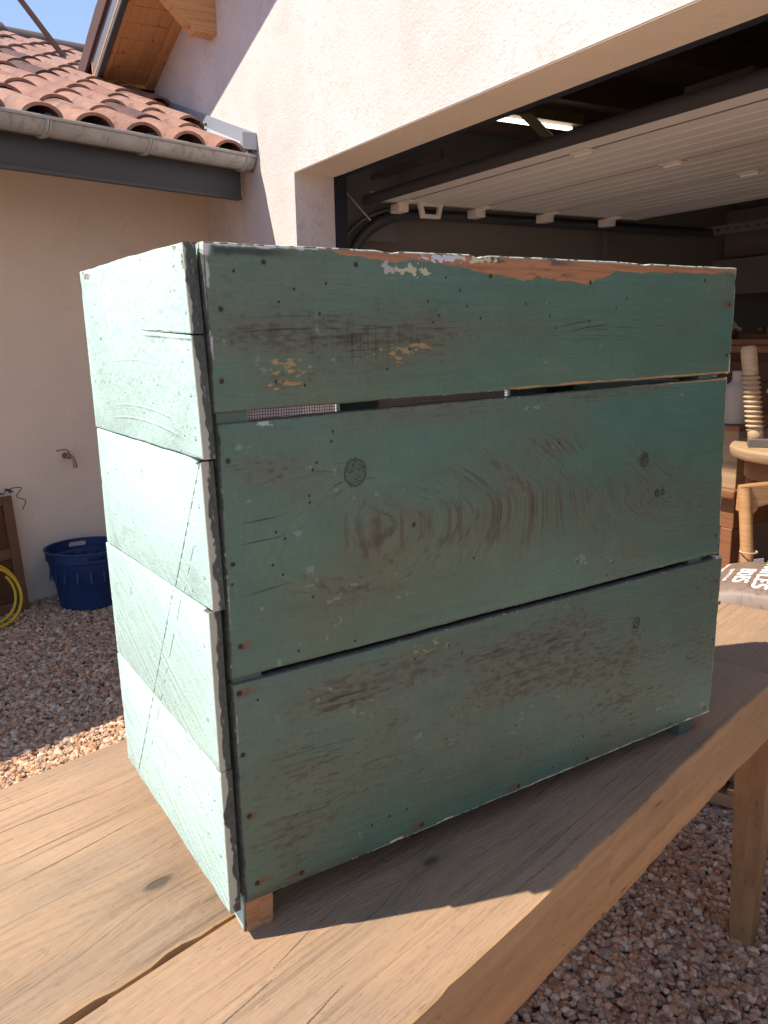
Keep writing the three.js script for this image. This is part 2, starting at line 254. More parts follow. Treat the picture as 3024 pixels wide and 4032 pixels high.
  const tileS = surface(256, 256, (x, y, o) => { const a = fbm(x * 6, y * 7, 5, 4), b = vn(x * 60, y * 60, 9), c = ss(0.6, 0.75, fbm(x * 14, y * 11, 19, 3)), v = 0.85 + 0.6 * (a - 0.5) + 0.16 * (b - 0.5) - 0.22 * c, gr = ss(0.5, 0.7, fbm(x * 9, y * 13, 29, 3)) * 0.5; o[0] = mix(0.38, 0.32, gr) * v; o[1] = mix(0.188, 0.205, gr) * v; o[2] = mix(0.132, 0.165, gr) * v; o[3] = 0.5 + 0.4 * (b - 0.5) + 0.3 * (a - 0.5); });
  const tm = [[1, 1, 1], [1.08, 1.14, 1.2], [0.88, 0.84, 0.84], [1, 1.08, 1.1], [0.94, 0.93, 0.95], [0.36, 0.34, 0.42]].map((c, i) => stdT(rep(tileS, 1, 1, i * 0.17, i * 0.31), 0.002, 0.9, { color: lin(...c) }));
  let count = 0;
  for (let row = 0; row < 12; row++) for (let col = -10; col < 9; col++) {
    const x = -0.406 + col * TW, up = row * 0.352 - 0.01, p = onRoof(x, up + 0.2, 0), [wx, wz] = lw(p.x, p.z);
    if (!(wz > FZ + 0.11 || wx < -6.25) || count > 250) continue;
    if (Math.atan2(wz, -wx) * 57.3 > 12 + row) continue;
    const q = onRoof(x, up, 0.038), dark = [[1, -1], [3, -5], [5, -6], [4, -1], [7, -3], [6, 0]].some(([a, b]) => a === row && b === col);
    const t = part(lower, 'roof_tile', tg, tm[dark ? 5 : Math.floor(hash(row, col, 4) * 5)], [q.x + rr(-0.004, 0.004), q.y + rr(-0.002, 0.003), q.z], [PT - 0.035 + rr(-0.012, 0.012), rr(-0.012, 0.012), 0]);
    t.rotation.order = 'YXZ'; count++;
  }
  for (let k = 0; k < 11; k++) { const g = new THREE.CylinderGeometry(0.105, 0.12, 0.46, 14, 1, false, -Math.PI / 2, Math.PI); g.rotateZ(Math.PI / 2); g.rotateX(0); const q = onRoof(-1.9 + k * 0.4, 4.16, 0.02); g.rotateX(-Math.PI / 2); part(lower, 'ridge_tile', g, std(0.13, 0.085, 0.07, 0.9), [q.x, q.y, q.z], [0, 0, 0.03]); }
}
// stay rod against the sky, leaves caught in the flashing
{
  tag(part(scene, 'stay_rod', bar(V(-7.135, 3.47, -1.464), V(-7.0, 4.35, -0.72), 0.022, 0.02, 10), std(0.22, 0.12, 0.075, 0.7)), 'rusty brown rod slanting up from the tiled roof into the sky', 'rod');
  const gs = []; for (let i = 0; i < 130; i++) { const t = rr(0.25, 0.62), g = new THREE.PlaneGeometry(rr(0.012, 0.03), rr(0.01, 0.02), 2, 1); const p = g.attributes.position; for (let k = 0; k < p.count; k++) p.setZ(k, Math.abs(p.getX(k)) * 0.6); g.rotateX(rr(0, 6)); g.rotateY(rr(0, 6)); g.translate(mix(-5.85, -4.35, t) + rr(-0.03, 0.03), mix(2.945, 2.437, t) - 0.075 + rr(0, 0.03), FZ + rr(0.03, 0.13)); gs.push(g); }
  const m = part(scene, 'dead_leaves', mergeGeometries(gs), std(0.13, 0.075, 0.05, 0.95, { side: THREE.DoubleSide })); tag(m, 'dry brown leaves caught behind the zinc flashing', 'leaves'); m.userData.kind = 'stuff';
}

// ------------------------------------------------------------------ sectional door under the garage ceiling
{
  const door = thing('sectional_door', 'white ribbed sectional garage door slid open under the ceiling', 'garage door', [-1.2, 2.05, -2.2]);
  const white = std(0.72, 0.67, 0.62, 0.5), X0 = -2.66, X1 = 2.75, gaps = [-0.03, -0.195, -0.69, -1.18, -1.67, -1.92];
  for (let k = 0; k < 5; k++) {
    const za = gaps[k] - 0.009, zb = gaps[k + 1] + 0.009, pts = [[-za, 0.04]], w = za - zb, n = Math.max(1, Math.round(w / 0.098));
    pts.push([-za, 0]); for (let i = 1; i < n; i++) { const z = -za + w * i / n; pts.push([z - 0.008, 0], [z - 0.004, -0.002], [z + 0.004, -0.002], [z + 0.008, 0]); } pts.push([-zb, 0], [-zb, 0.04]);
    const g = extr(pts, X1 - X0); g.rotateY(Math.PI / 2); g.translate(X0, 0, 0); muv(g); part(door, 'panel', g, white);
    if (k) part(door, 'gap_shade_bar', span(X0 + 0.01, X1 - 0.01, 0.002, 0.03, gaps[k] - 0.0085, gaps[k] + 0.0085), std(0.025, 0.024, 0.024, 0.7));  // added black bar, its colour stands for the shade inside the panel gap
    if (k) for (const hx of [-2.6, -1.33, 0.1, 1.5, 2.6]) {
      const z = gaps[k]; const h = part(door, 'hinge', mergeGeometries([span(hx - 0.05, hx + 0.05, -0.007, -0.001, z - 0.03, z + 0.03, 0.002), bar(V(hx - 0.045, -0.01, z), V(hx + 0.045, -0.01, z), 0.008)]), white);
    }
    if (k) { const z = gaps[k]; part(door, 'roller', mergeGeometries([bar(V(X0 - 0.11, -0.03, z), V(X0 + 0.02, -0.03, z), 0.007), bar(V(X0 - 0.11, -0.03, z), V(X0 - 0.085, -0.03, z), 0.024, 0.024, 16)]), steel); part(door, 'roller_bracket', span(X0 - 0.06, X0 + 0.03, -0.05, -0.005, z - 0.03, z + 0.03, 0.006), white); }
  }
  const rub = bar(V(X0 - 0.02, 0.0, 0.0), V(X1, 0.0, 0.0), 0.026, 0.026, 20); part(door, 'rubber_seal', rub, std(0.028, 0.025, 0.024, 0.75));
  part(door, 'end_cap', span(X0 - 0.012, X0 - 0.002, -0.004, 0.045, -1.92, -0.02), std(0.35, 0.33, 0.31, 0.5));
  const hs = new THREE.Shape(); hs.moveTo(-0.075, 0); hs.lineTo(0.075, 0); hs.lineTo(0.055, -0.075); hs.lineTo(-0.055, -0.075); const ho = new THREE.Path(); ho.moveTo(-0.052, -0.014); ho.lineTo(-0.04, -0.055); ho.lineTo(0.04, -0.055); ho.lineTo(0.052, -0.014); hs.holes.push(ho);
  const hg = extr(hs, 0.03, 0.003); hg.rotateY(Math.PI / 2); part(door, 'handle', hg, white, [X0 + 0.01, 0, -0.36]);
  // tracks: uprights, curve, runs, and the perforated cross rail
  const track = (x) => { const c = [V(x, -2.0, 0.09), V(x, -0.5, 0.09)]; for (let i = 0; i <= 8; i++) { const t = i / 8 * Math.PI / 2; c.push(V(x, -0.42 + 0.38 * Math.sin(t), 0.09 - 0.42 * (1 - Math.cos(t)))); } c.push(V(x, -0.035, -1.2), V(x, -0.035, -2.75)); return c; };
  for (const x of [X0 - 0.1, X1 + 0.1]) { part(door, 'track', tube(track(x), 0.03, 90, 8), std(0.12, 0.12, 0.125, 0.4, { metalness: 0.7 })); part(door, 'track', tube(track(x).map((p) => p.clone().add(V(0.0, 0.02, 0.075))), 0.012, 90, 6), std(0.2, 0.2, 0.2, 0.4, { metalness: 0.7 })); }
  part(door, 'shaft', bar(V(X0 - 0.1, 0.14, 0.06), V(X1, 0.14, 0.06), 0.013), darkSteel);
  part(door, 'shaft_bracket', span(X0 - 0.15, X0 - 0.14, -0.18, 0.2, -0.25, 0.12), std(0.17, 0.16, 0.155, 0.5, { metalness: 0.3 }));
  part(door, 'support_rail', span(X0 - 0.14, X0 + 0.5, 0.12, 0.15, -0.12, -0.1), steel);
  part(door, 'cable', bar(V(X0 - 0.12, 0.06, 0.07), V(X0 - 0.05, -0.09, -0.04), 0.004), std(0.5, 0.4, 0.3, 0.5));
  const per = new THREE.Shape(); per.moveTo(0, -0.03); per.lineTo(4.6, -0.03); per.lineTo(4.6, 0.03); per.lineTo(0, 0.03); for (let i = 0; i < 60; i++) { const h = new THREE.Path(); const x = 0.06 + i * 0.075; h.moveTo(x, -0.008); h.lineTo(x + 0.035, -0.008); h.lineTo(x + 0.035, 0.008); h.lineTo(x, 0.008); per.holes.push(h); }
  part(door, 'perforated_rail', extr(per, 0.004), std(0.22, 0.22, 0.22, 0.5, { metalness: 0.3 }), [-3.0, -0.02, -2.72]);
  part(door, 'hanger', span(-2.83, -2.8, -0.35, 0.5, -1.82, -1.8), steel);
}
// tube lamp above the door
{
  const l = thing('tube_lamp', 'lit fluorescent tube lamp glimpsed above the open garage door', 'lamp', [-3.53, 2.42, -3.0]);
  part(l, 'diffuser', rbox(0.024, 0.02, 0.5, 0.008), new THREE.MeshStandardMaterial({ color: 0xffffff, emissive: lin(1, 0.97, 0.9), emissiveIntensity: 1.6 }), [0, 0, 0]);
  part(l, 'housing', span(-0.04, 0.04, 0.017, 0.07, -0.3, 0.3, 0.004), std(0.3, 0.22, 0.12, 0.6));
  const strap = new THREE.Shape(); strap.moveTo(-0.13, -0.016); strap.lineTo(0.13, -0.016); strap.lineTo(0.13, 0.016); strap.lineTo(-0.13, 0.016); for (let i = 0; i < 6; i++) { const h = new THREE.Path(); h.absarc(-0.1 + i * 0.04, 0, 0.007, 0, 6.283, true); strap.holes.push(h); }
  const sg = extr(strap, 0.003); sg.rotateX(-Math.PI / 2); part(l, 'perforated_strap', sg.rotateY(-0.93).scale(1.9, 1, 1.9), std(0.34, 0.27, 0.14, 0.5, { metalness: 0.3 }), [0.17, -0.06, 0.13]);
  const ra = new THREE.RectAreaLight(lin(1, 0.97, 0.9), 1.6, 0.022, 0.48); ra.position.set(0, -0.02, 0); ra.rotation.x = -Math.PI / 2; l.add(ra);
}

// ------------------------------------------------------------------ table: local x along the bench towards the garage, z out over its front edge
const TB = Math.PI - Math.acos(0.301), TY = 0.745;
{
  const table = thing('wooden_table', 'long weathered oak table carrying the green painted cabinet', 'table', [-1.016, 0, -0.612], TB);
  const cracks = [[-0.60, 0.22, 0.62, 0.014], [-0.78, 0.31, 0.95, 0.02], [-0.2, 0.17, 0.5, 0.008], [-1.1, 0.12, 0.5, -0.01], [-0.5, 0.38, 0.35, 0.012], [0.2, 0.3, 0.5, 0.01], [0.55, 0.12, 0.5, -0.02]];
  const topS = (len, wid, s, knots, cr) => surface(2048, Math.round(2048 * wid / len / 64) * 64, (x, y, o) => {
    const X = x * len, Y = y * wid; let g = Y + 0.03 * (fbm(X * 1.5, Y * 4, s) - 0.5); let kd = 0, kr = 0;
    for (const [kx, ky, R] of knots) { const dx = (X - kx) / 2.1, dy = Y - ky, d = Math.hypot(dx, dy); g += 1.6 * R * Math.exp(-d * d / (R * R * 7)) * (dy > 0 ? 1 : -1) * (1 - Math.exp(-d / R * 1.4)); kd = Math.max(kd, 1 - ss(R * 0.25, R * 0.6, d)); kr = Math.max(kr, (1 - ss(R * 0.6, R * 2.2, d)) * 0.5); }
    const f1 = fbm(X * 7, g * 150, s + 5, 4), pore = vn(X * 75, g * 900, s + 9), pore2 = vn(X * 34, g * 520, s + 12), lo = fbm(X * 3.4, Y * 7, s + 13, 4), grey = fbm(X * 5, Y * 16, s + 19, 4);
    let v = 1 + (f1 - 0.5) * 0.28 + (lo - 0.5) * 0.45 - ss(0.7, 0.9, pore) * 0.08 - ss(0.78, 0.95, pore2) * 0.10 - kd * 0.45 - kr * 0.25;
    let h = 0.6 + (f1 - 0.5) * 0.3 - ss(0.62, 0.85, pore) * 0.2 - ss(0.78, 0.95, pore2) * 0.15 - kd * 0.2;
    const ln = ss(0.80, 0.92, vn(X * 3.2, g * 330, s + 41)) * 0.22 + ss(0.82, 0.95, vn(X * 5, g * 610, s + 43)) * 0.14; v *= 1 - ln; h -= ln * 0.6;
    let ck = 0;
    for (const [cx, cy, cl, sl] of cr) { const t = (X - cx) / cl; if (t < 0 || t > 1) continue; const yy = cy + sl * t + 0.006 * (fbm(X * 9, cy * 50, 3) - 0.5) * 2, w = 0.0010 * Math.sin(Math.PI * t) * (0.2 + 1.2 * fbm(X * 30, cy * 9, 8)) + 0.0002; ck = Math.max(ck, 1 - ss(w * 0.5, w * 1.4, Math.abs(Y - yy))); }
    ck *= 0.35 + 0.65 * ss(0.35, 0.6, vn(X * 14, 3, 5)); v *= 1 - 0.6 * ck; h -= ck * 0.6;
    const gm = ss(0.48, 0.68, grey) * 0.55;
    const sp = ss(0.72, 0.8, fbm(X * 90, Y * 140, s + 33, 3)) * 0.12; v *= 1 - sp; o[0] = mix(0.315, 0.255, gm) * v; o[1] = mix(0.198, 0.172, gm) * v; o[2] = mix(0.116, 0.112, gm) * v; o[3] = h; o[4] = 0.75;
  });
  const LEN = 1.7;
  // back plank: local z -0.357 .. 0.111 ; front plank 0.117 .. 0.357 ; texture x starts at local x = -1.05
  const back = topS(LEN, 0.47, 51, [[0.62, 0.11, 0.02], [0.12, 0.27, 0.016], [1.35, 0.3, 0.018]], [[0.22, 0.374, 0.62, -0.035], [0.26, 0.29, 0.42, -0.005], [0.02, 0.2, 0.5, 0.02], [0.42, 0.235, 0.3, 0.012], [0.9, 0.3, 0.5, 0.02], [0.3, 0.33, 0.25, 0.0], [0.35, 0.42, 0.3, -0.015]]);
  const front = topS(LEN, 0.24, 67, [[0.86, 0.14, 0.014], [0.30, 0.06, 0.012], [1.62, 0.11, 0.016]], [[0.36, 0.11, 0.25, 0.03], [0.45, 0.05, 0.2, 0.03], [0.62, 0.15, 0.18, 0.03], [1.05, 0.12, 0.3, 0.03], [0.2, 0.03, 0.2, 0.02], [1.3, 0.16, 0.25, 0.03]]);
  const edgeS = surface(1024, 128, (x, y, o) => { const X = x * 1.7, Y = y * 0.2, f = fbm(X * 4, Y * 120, 93, 3), l = fbm(X * 2.5, Y * 14, 95, 4), pr = vn(X * 30, Y * 500, 97), c = ss(0.8, 0.84, fbm(X * 26, Y * 90, 99, 3)), v = 1 + (f - 0.5) * 0.45 + (l - 0.5) * 0.6 - ss(0.7, 0.9, pr) * 0.15 - c * 0.5; const st = ss(0.52, 0.72, fbm(X * 6, Y * 22, 107, 4)) * 0.45; o[0] = mix(0.37, 0.25, st) * v; o[1] = mix(0.215, 0.155, st) * v; o[2] = mix(0.100, 0.088, st) * v; o[3] = 0.6 + (f - 0.5) * 0.4 - c * 0.6 - ss(0.7, 0.78, fbm(X * 40, Y * 60, 109, 3)) * 0.4; });
  const backM = stdT(back, 0.0022, 0.8), frontM = stdT(front, 0.0022, 0.8), edgeM = stdT(rep(edgeS, 1 / 1.7, 0.56), 0.0015, 0.7);
  const plank = (name, z0, z1, x0, x1, mat, s, chip) => {
    const g = slab(uneven([[x0, -z1], [x1, -z1], [x1, -z0], [x0, -z0]], 0.0012, 0.02, s, chip), 0.112, 0.004, [-1.05, -1.05 + LEN, -z1, -z1 + (z1 - z0 > 0.4 ? 0.47 : 0.24)]);
    g.rotateX(-Math.PI / 2); return part(table, name, g, [mat, edgeM], [0, TY - 0.112, 0]);
  };
  plank('top_plank', -0.357, 0.1105, -1.05, 1.03, backM, 3, (e, t) => e === 0 ? 0.004 * ss(0.6, 0.8, vn(t * 40, 1, 5)) : 0);
  plank('top_plank', 0.1165, 0.357, -1.05, 1.022, frontM, 5, (e, t, L) => e === 2 ? 0.002 * ss(0.62, 0.85, vn(t * 46, 2, 9)) : e === 0 ? 0.0025 * ss(0.6, 0.78, vn(t * 60, 4, 11)) : 0);
  for (const [a, b, d] of [[-1.04, -0.66, 0.006], [-0.645, -0.585, 0.0075], [-0.56, -0.36, 0.0045], [-0.34, 1.0, 0.006]]) part(table, 'joint_strip', span(a, b, TY - 0.06, TY - d, 0.1112, 0.1158, 0.0008), std(0.34, 0.185, 0.095, 0.8));
  // legs
  const leg = (x, z) => { const g = new THREE.BoxGeometry(1, 1, 1, 1, 6, 1), p = g.attributes.position; for (let i = 0; i < p.count; i++) { const t = p.getY(i) + 0.5, w = mix(0.046, 0.078, t); p.setXYZ(i, p.getX(i) * w, t * (TY - 0.113), p.getZ(i) * w); } g.computeVertexNormals(); muv(g); part(table, 'leg', g, stdT(rep(edgeS, 5, 1.2), 0.0012, 0.7, { color: lin(0.86, 0.8, 0.74) }), [x, 0, z]); };
  leg(0.88, 0.262); leg(0.88, -0.28); leg(-0.92, 0.262); leg(-0.92, -0.28);
}

// ------------------------------------------------------------------ painted cabinet: local x along its boarded face (u), y up, z out of that face; v = y - LEG
const LEG = 0.027, CB = Math.PI - Math.acos(0.078);
{
  const cab = thing('slatted_cabinet', 'old mint and dark green painted plank cabinet standing on the table', 'cabinet', [-0.749, TY, -0.255], CB);
  const B = [[[0.002, 0.5262], [0.818, 0.532], [0.8185, 0.681], [0.002, 0.680]], [[0.003, 0.2625], [0.818, 0.2585], [0.811, 0.5265], [0.005, 0.5166]], [[0.004, 0.012], [0.816, -0.003], [0.824, 0.2525], [0.003, 0.2575]]];
  const rightEdge = (v) => v > 0.529 ? 0.818 : v > 0.2575 ? mix(0.818, 0.811, (v - 0.2585) / 0.268) : mix(0.816, 0.824, v / 0.25);
  const nails = [[0.015, 0.621], [0.012, 0.556], [0.061, 0.664], [0.164, 0.665], [0.345, 0.658], [0.51, 0.655], [0.744, 0.662], [0.806, 0.63], [0.807, 0.558], [0.013, 0.481], [0.012, 0.38], [0.015, 0.295], [0.232, 0.388], [0.807, 0.288], [0.812, 0.216], [0.01, 0.247], [0.01, 0.18], [0.013, 0.11], [0.018, 0.03], [0.071, 0.02], [0.237, 0.016], [0.397, 0.012], [0.529, 0.008], [0.714, 0.006], [0.801, 0.008], [0.812, 0.122]];
  const rust = [[0.806, 0.63, -0.02, 1], [0.01, 0.247, 0.025, 1], [0.018, 0.03, 0.02, 0.8], [0.071, 0.02, -0.02, 0.9], [0.237, 0.016, -0.02, 0.9], [0.397, 0.012, -0.025, 0.9], [0.714, 0.006, -0.012, 0.8], [0.812, 0.216, -0.02, 0.9], [0.801, 0.008, -0.02, 0.8], [0.013, 0.11, 0.012, 0.6], [0.015, 0.295, 0.014, 0.8], [0.529, 0.008, -0.01, 0.6]];
  const holes = [[0.03, 0.655], [0.075, 0.628], [0.12, 0.617], [0.128, 0.646], [0.092, 0.64], [0.255, 0.63], [0.28, 0.655], [0.30, 0.642], [0.27, 0.615], [0.31, 0.625], [0.262, 0.608], [0.33, 0.612], [0.4, 0.628], [0.45, 0.60], [0.44, 0.614], [0.56, 0.624], [0.51, 0.608], [0.58, 0.636], [0.068, 0.553], [0.1, 0.548], [0.2, 0.56], [0.23, 0.58], [0.13, 0.50], [0.128, 0.49], [0.11, 0.47], [0.105, 0.463], [0.1, 0.437], [0.1, 0.43], [0.06, 0.405], [0.07, 0.397], [0.055, 0.372], [0.066, 0.36], [0.01, 0.36], [0.1, 0.33], [0.15, 0.27], [0.08, 0.275], [0.32, 0.335], [0.46, 0.46], [0.5, 0.30], [0.57, 0.285], [0.56, 0.27], [0.23, 0.23], [0.28, 0.235], [0.3, 0.22], [0.03, 0.235], [0.19, 0.045], [0.215, 0.045], [0.165, 0.042], [0.5, 0.03], [0.46, 0.018], [0.62, 0.05], [0.52, 0.045], [0.39, 0.1], [0.05, 0.01]];
  const worn = [[0.12, 0.60, 0.06, 0.02, 0.9], [0.2, 0.585, 0.07, 0.025, 0.9], [0.06, 0.595, 0.04, 0.02, 0.7], [0.08, 0.553, 0.035, 0.012, 0.7], [0.25, 0.60, 0.06, 0.03, 0.5], [0.5, 0.60, 0.12, 0.03, 0.45], [0.66, 0.59, 0.1, 0.04, 0.4],
    [0.04, 0.47, 0.05, 0.014, 0.8], [0.1, 0.445, 0.06, 0.03, 0.6], [0.13, 0.33, 0.08, 0.03, 0.55], [0.19, 0.395, 0.05, 0.03, 0.6], [0.3, 0.44, 0.08, 0.03, 0.6], [0.35, 0.375, 0.1, 0.04, 0.6], [0.47, 0.46, 0.07, 0.025, 0.6], [0.5, 0.39, 0.12, 0.04, 0.45], [0.66, 0.40, 0.1, 0.06, 0.5], [0.3, 0.508, 0.25, 0.012, 0.7], [0.6, 0.52, 0.15, 0.012, 0.6],
    [0.13, 0.215, 0.07, 0.02, 0.8], [0.08, 0.16, 0.06, 0.03, 0.6], [0.22, 0.225, 0.08, 0.02, 0.7], [0.38, 0.205, 0.09, 0.02, 0.75], [0.5, 0.2, 0.08, 0.02, 0.5], [0.16, 0.11, 0.1, 0.04, 0.5], [0.35, 0.16, 0.12, 0.03, 0.55], [0.6, 0.13, 0.12, 0.06, 0.5], [0.06, 0.07, 0.05, 0.03, 0.5]];
  const stripPts = [[0, 0.7], [0.095, 0.684], [0.127, 0.6775], [0.181, 0.671], [0.215, 0.668], [0.235, 0.672], [0.278, 0.669], [0.31, 0.665], [0.338, 0.661], [0.395, 0.656], [0.43, 0.658], [0.485, 0.655], [0.505, 0.6515], [0.525, 0.659], [0.556, 0.669], [0.62, 0.670], [0.7, 0.6715], [0.77, 0.673], [0.83, 0.675]];
  const strip = (u) => { for (let i = 1; i < stripPts.length; i++) if (u <= stripPts[i][0]) { const a = stripPts[i - 1], b = stripPts[i]; return mix(a[1], b[1], (u - a[0]) / (b[0] - a[0])); } return 0.675; };
  const F0 = -0.006, F1 = 0.834, G0 = -0.012, G1 = 0.692;
  const faceS = surface(1664, 1408, (x, y, o) => {
    const u = mix(F0, F1, x), v = mix(G0, G1, y), b = v > 0.5225 ? 1 : v > 0.2582 ? 2 : 3, s = b * 31;
    const wob = 0.010 * (fbm(u * 4, v * 12, s) - 0.5);
    let c = v + wob + 0.02 * u * (b - 2);
    if (b === 2) { const e1 = Math.hypot((u - 0.46) / 5.0, v - 0.392 - 0.05 * (u - 0.2)); c = mix(c, e1 + wob, 0.9 * (1 - ss(0.15, 0.75, u)) * (1 - ss(0.07, 0.12, Math.abs(v - 0.395)))); }
    let kd = 0, kr = 0, kl = 0;
    for (const [ku, kv, R] of [[0.156, 0.455, 0.0145], [0.629, 0.422, 0.009], [0.66, 0.372, 0.005], [0.624, 0.189, 0.008], [0.672, 0.372, 0.004]]) { const d = Math.hypot((u - ku) / 0.92, v - kv) * (1 + 0.1 * (vn(u * 300, v * 300, 5) - 0.5)); c += R * 1.1 * Math.exp(-d * d / (R * R * 10)) * (v > kv ? 1 : -1) * (1 - Math.exp(-d / R)); kd = Math.max(kd, 1 - ss(R * 0.9, R, d)); kl = Math.max(kl, 1 - ss(0.0005, 0.0016, Math.abs(d - R))); kr = Math.max(kr, 1 - ss(R, R * 2.4, d)); }
    const f1 = fbm(u * 7, c * 260, s + 3, 3), f2 = vn(u * 45, c * 900, s + 7), ring = fbm(u * 2, c * 75, s + 11, 2), lo = fbm(u * 5, v * 9, s + 13, 4), mid = fbm(u * 26, v * 40, s + 17, 4), fine = vn(u * 800, v * 900, s + 19), fib = vn(u * 110, c * 1300, s + 23);
    let w = 0; for (const [wu, wv, a, q, k] of worn) { const e = ((u - wu) / a) ** 2 + ((v - wv) / q) ** 2; if (e < 6) w += k * Math.exp(-e); }
    const saw = b === 1 ? vn(u * 420, v * 22, 71) * Math.exp(-(((u - 0.17) / 0.12) ** 2) - ((v - 0.585) / 0.035) ** 2) : 0;
    const grainP = b === 2 ? 0.5 : 0.36;
    const spk = fbm(u * 120, c * 300, s + 29, 4), vst = b === 1 ? vn(u * 520, v * 34, s + 37) : 0.5, D = 0.56 * w + 0.95 * (lo - 0.42) + grainP * 0.8 * (ring - 0.48) + 0.25 * saw + kr * 0.2;
    const glaze = clamp(ss(-0.08, 0.7, D) * (0.25 + 0.8 * spk + 0.25 * (fine - 0.5)) + 0.14 * (mid - 0.5)), m = ss(0.53, 0.74, 0.66 * spk + 0.16 * vst + 0.22 * f1 - 0.05 + 0.34 * (D - 0.30)) * (0.25 + 0.75 * ss(-0.1, 0.5, D));
    const pit = ss(0.55, 0.8, 0.55 * f1 + 0.45 * f2 + 0.25 * w * mid - 0.08 + 0.2 * (mid - 0.5)) * (0.35 + 0.65 * ss(0.2, 0.7, w + kr)) + ss(0.55, 0.8, saw) * 0.6;
    const ol = ss(0.35, 0.65, lo) * 0.55;
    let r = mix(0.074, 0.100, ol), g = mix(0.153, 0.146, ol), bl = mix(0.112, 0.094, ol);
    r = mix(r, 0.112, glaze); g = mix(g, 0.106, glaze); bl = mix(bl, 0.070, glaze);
    const t1 = 1 + (vn(u * 640 + v * 60, v * 50 - u * 20, s + 53) - 0.5) * 0.08 + (fbm(u * 230 + v * 170, v * 230 - u * 170, s + 57, 3) - 0.5) * 0.16 + (fine - 0.5) * 0.08 + (f1 - 0.5) * 0.22 + (mid - 0.5) * 0.25;
    r *= t1; g *= t1; bl *= t1;
    r = mix(r, 0.060 * (0.6 + 0.8 * f2), m * 0.46); g = mix(g, 0.048 * (0.6 + 0.8 * f2), m * 0.46); bl = mix(bl, 0.032 * (0.6 + 0.8 * f2), m * 0.46);
    const pk = pit * 0.5; r *= 1 - pk; g *= 1 - pk; bl *= 1 - pk;
    let h = 0.55 + (f1 - 0.5) * 0.22 + (fib - 0.5) * 0.12 - pit * 0.28 + (mid - 0.5) * 0.12 - m * 0.2, ro = 0.5 + 0.25 * m;
    // flecks of an older ochre coat, pale scuffs
    let oc = 0; for (const [wu, wv, a, q, k] of [[0.085, 0.567, 0.028, 0.012, 1], [0.075, 0.548, 0.02, 0.008, 0.9], [0.2, 0.575, 0.03, 0.014, 0.85], [0.24, 0.582, 0.03, 0.012, 0.6], [0.25, 0.24, 0.05, 0.014, 0.6], [0.3, 0.15, 0.1, 0.05, 0.35], [0.16, 0.19, 0.05, 0.02, 0.45]]) oc += k * Math.exp(-(((u - wu) / a) ** 2) - ((v - wv) / q) ** 2);
    const of = ss(0.62, 0.72, fbm(u * 130, v * 260, 83, 3) + 0.30 * (oc - 0.55)) * ss(0.2, 0.6, oc);
    r = mix(r, 0.36, of * 0.8); g = mix(g, 0.25, of * 0.8); bl = mix(bl, 0.10, of * 0.8);
    const sc = ss(0.76, 0.82, fbm(u * 60, v * 75, 91, 4)) * ss(0.5, 0.62, fbm(u * 7, v * 7, 93, 2)) * 0.4; r = mix(r, 0.25, sc); g = mix(g, 0.34, sc); bl = mix(bl, 0.28, sc);
    if (kd > 0) { const kn = vn(u * 500, v * 500, 7); const kk = kd * (kl > 0.3 ? 0.95 : 0.3 + 0.6 * ss(0.55, 0.75, kn)); r *= 1 - kk * 0.8; g *= 1 - kk * 0.8; bl *= 1 - kk * 0.75; h -= kk * 0.25; }
    if (kl > 0) { r *= 1 - kl * 0.6; g *= 1 - kl * 0.6; bl *= 1 - kl * 0.6; h -= kl * 0.2; }
    // fine splits along the grain
    for (const [a0, a1, av, sl] of [[0.02, 0.13, 0.6, 0.004], [0.02, 0.07, 0.418, 0.003], [0.015, 0.075, 0.397, 0.004], [0.02, 0.08, 0.345, 0.006], [0.45, 0.52, 0.60, 0.01], [0.46, 0.56, 0.594, 0.012]]) if (u > a0 && u < a1) { const tt = (u - a0) / (a1 - a0), q = 1 - ss(0.0002, 0.0009, Math.abs(v - av - sl * tt - 0.0015 * (vn(u * 90, av * 70, 3) - 0.5))); const z = q * Math.sin(Math.PI * tt) * 0.8; r *= 1 - z; g *= 1 - z; bl *= 1 - z; h -= z * 0.3; }
    // rust runs from the nails
    for (const [nu, nv, dx, k] of rust) { const t = (u - nu) / dx; if (t > -0.3 && t < 1.2) { const q = k * Math.exp(-(((v - nv) / 0.0042) ** 2)) * (t < 0 ? 1 + t * 3 : 1 - ss(0.3, 1.2, t)) * (0.55 + 0.9 * vn(u * 260, v * 420, 61)); const z = clamp(q); r = mix(r, 0.15, z); g = mix(g, 0.062, z); bl = mix(bl, 0.03, z); } }
    for (const [nu, nv] of nails) { const d = Math.hypot(u - nu, v - nv), z = (1 - ss(0.0014, 0.0022 + 0.0035 * vn(u * 350, v * 350, 9), d)); if (z > 0) { r = mix(r, 0.03, z * 0.85); g = mix(g, 0.022, z * 0.85); bl = mix(bl, 0.018, z * 0.85); h -= z * 0.3; } }
    for (const [nu, nv] of holes) { const d = Math.hypot(u - nu, (v - nv) * 0.85), z = 1 - ss(0.0009, 0.0016, d); if (z > 0) { r *= 1 - 0.95 * z; g *= 1 - 0.95 * z; bl *= 1 - 0.95 * z; h -= z * 0.5; } }
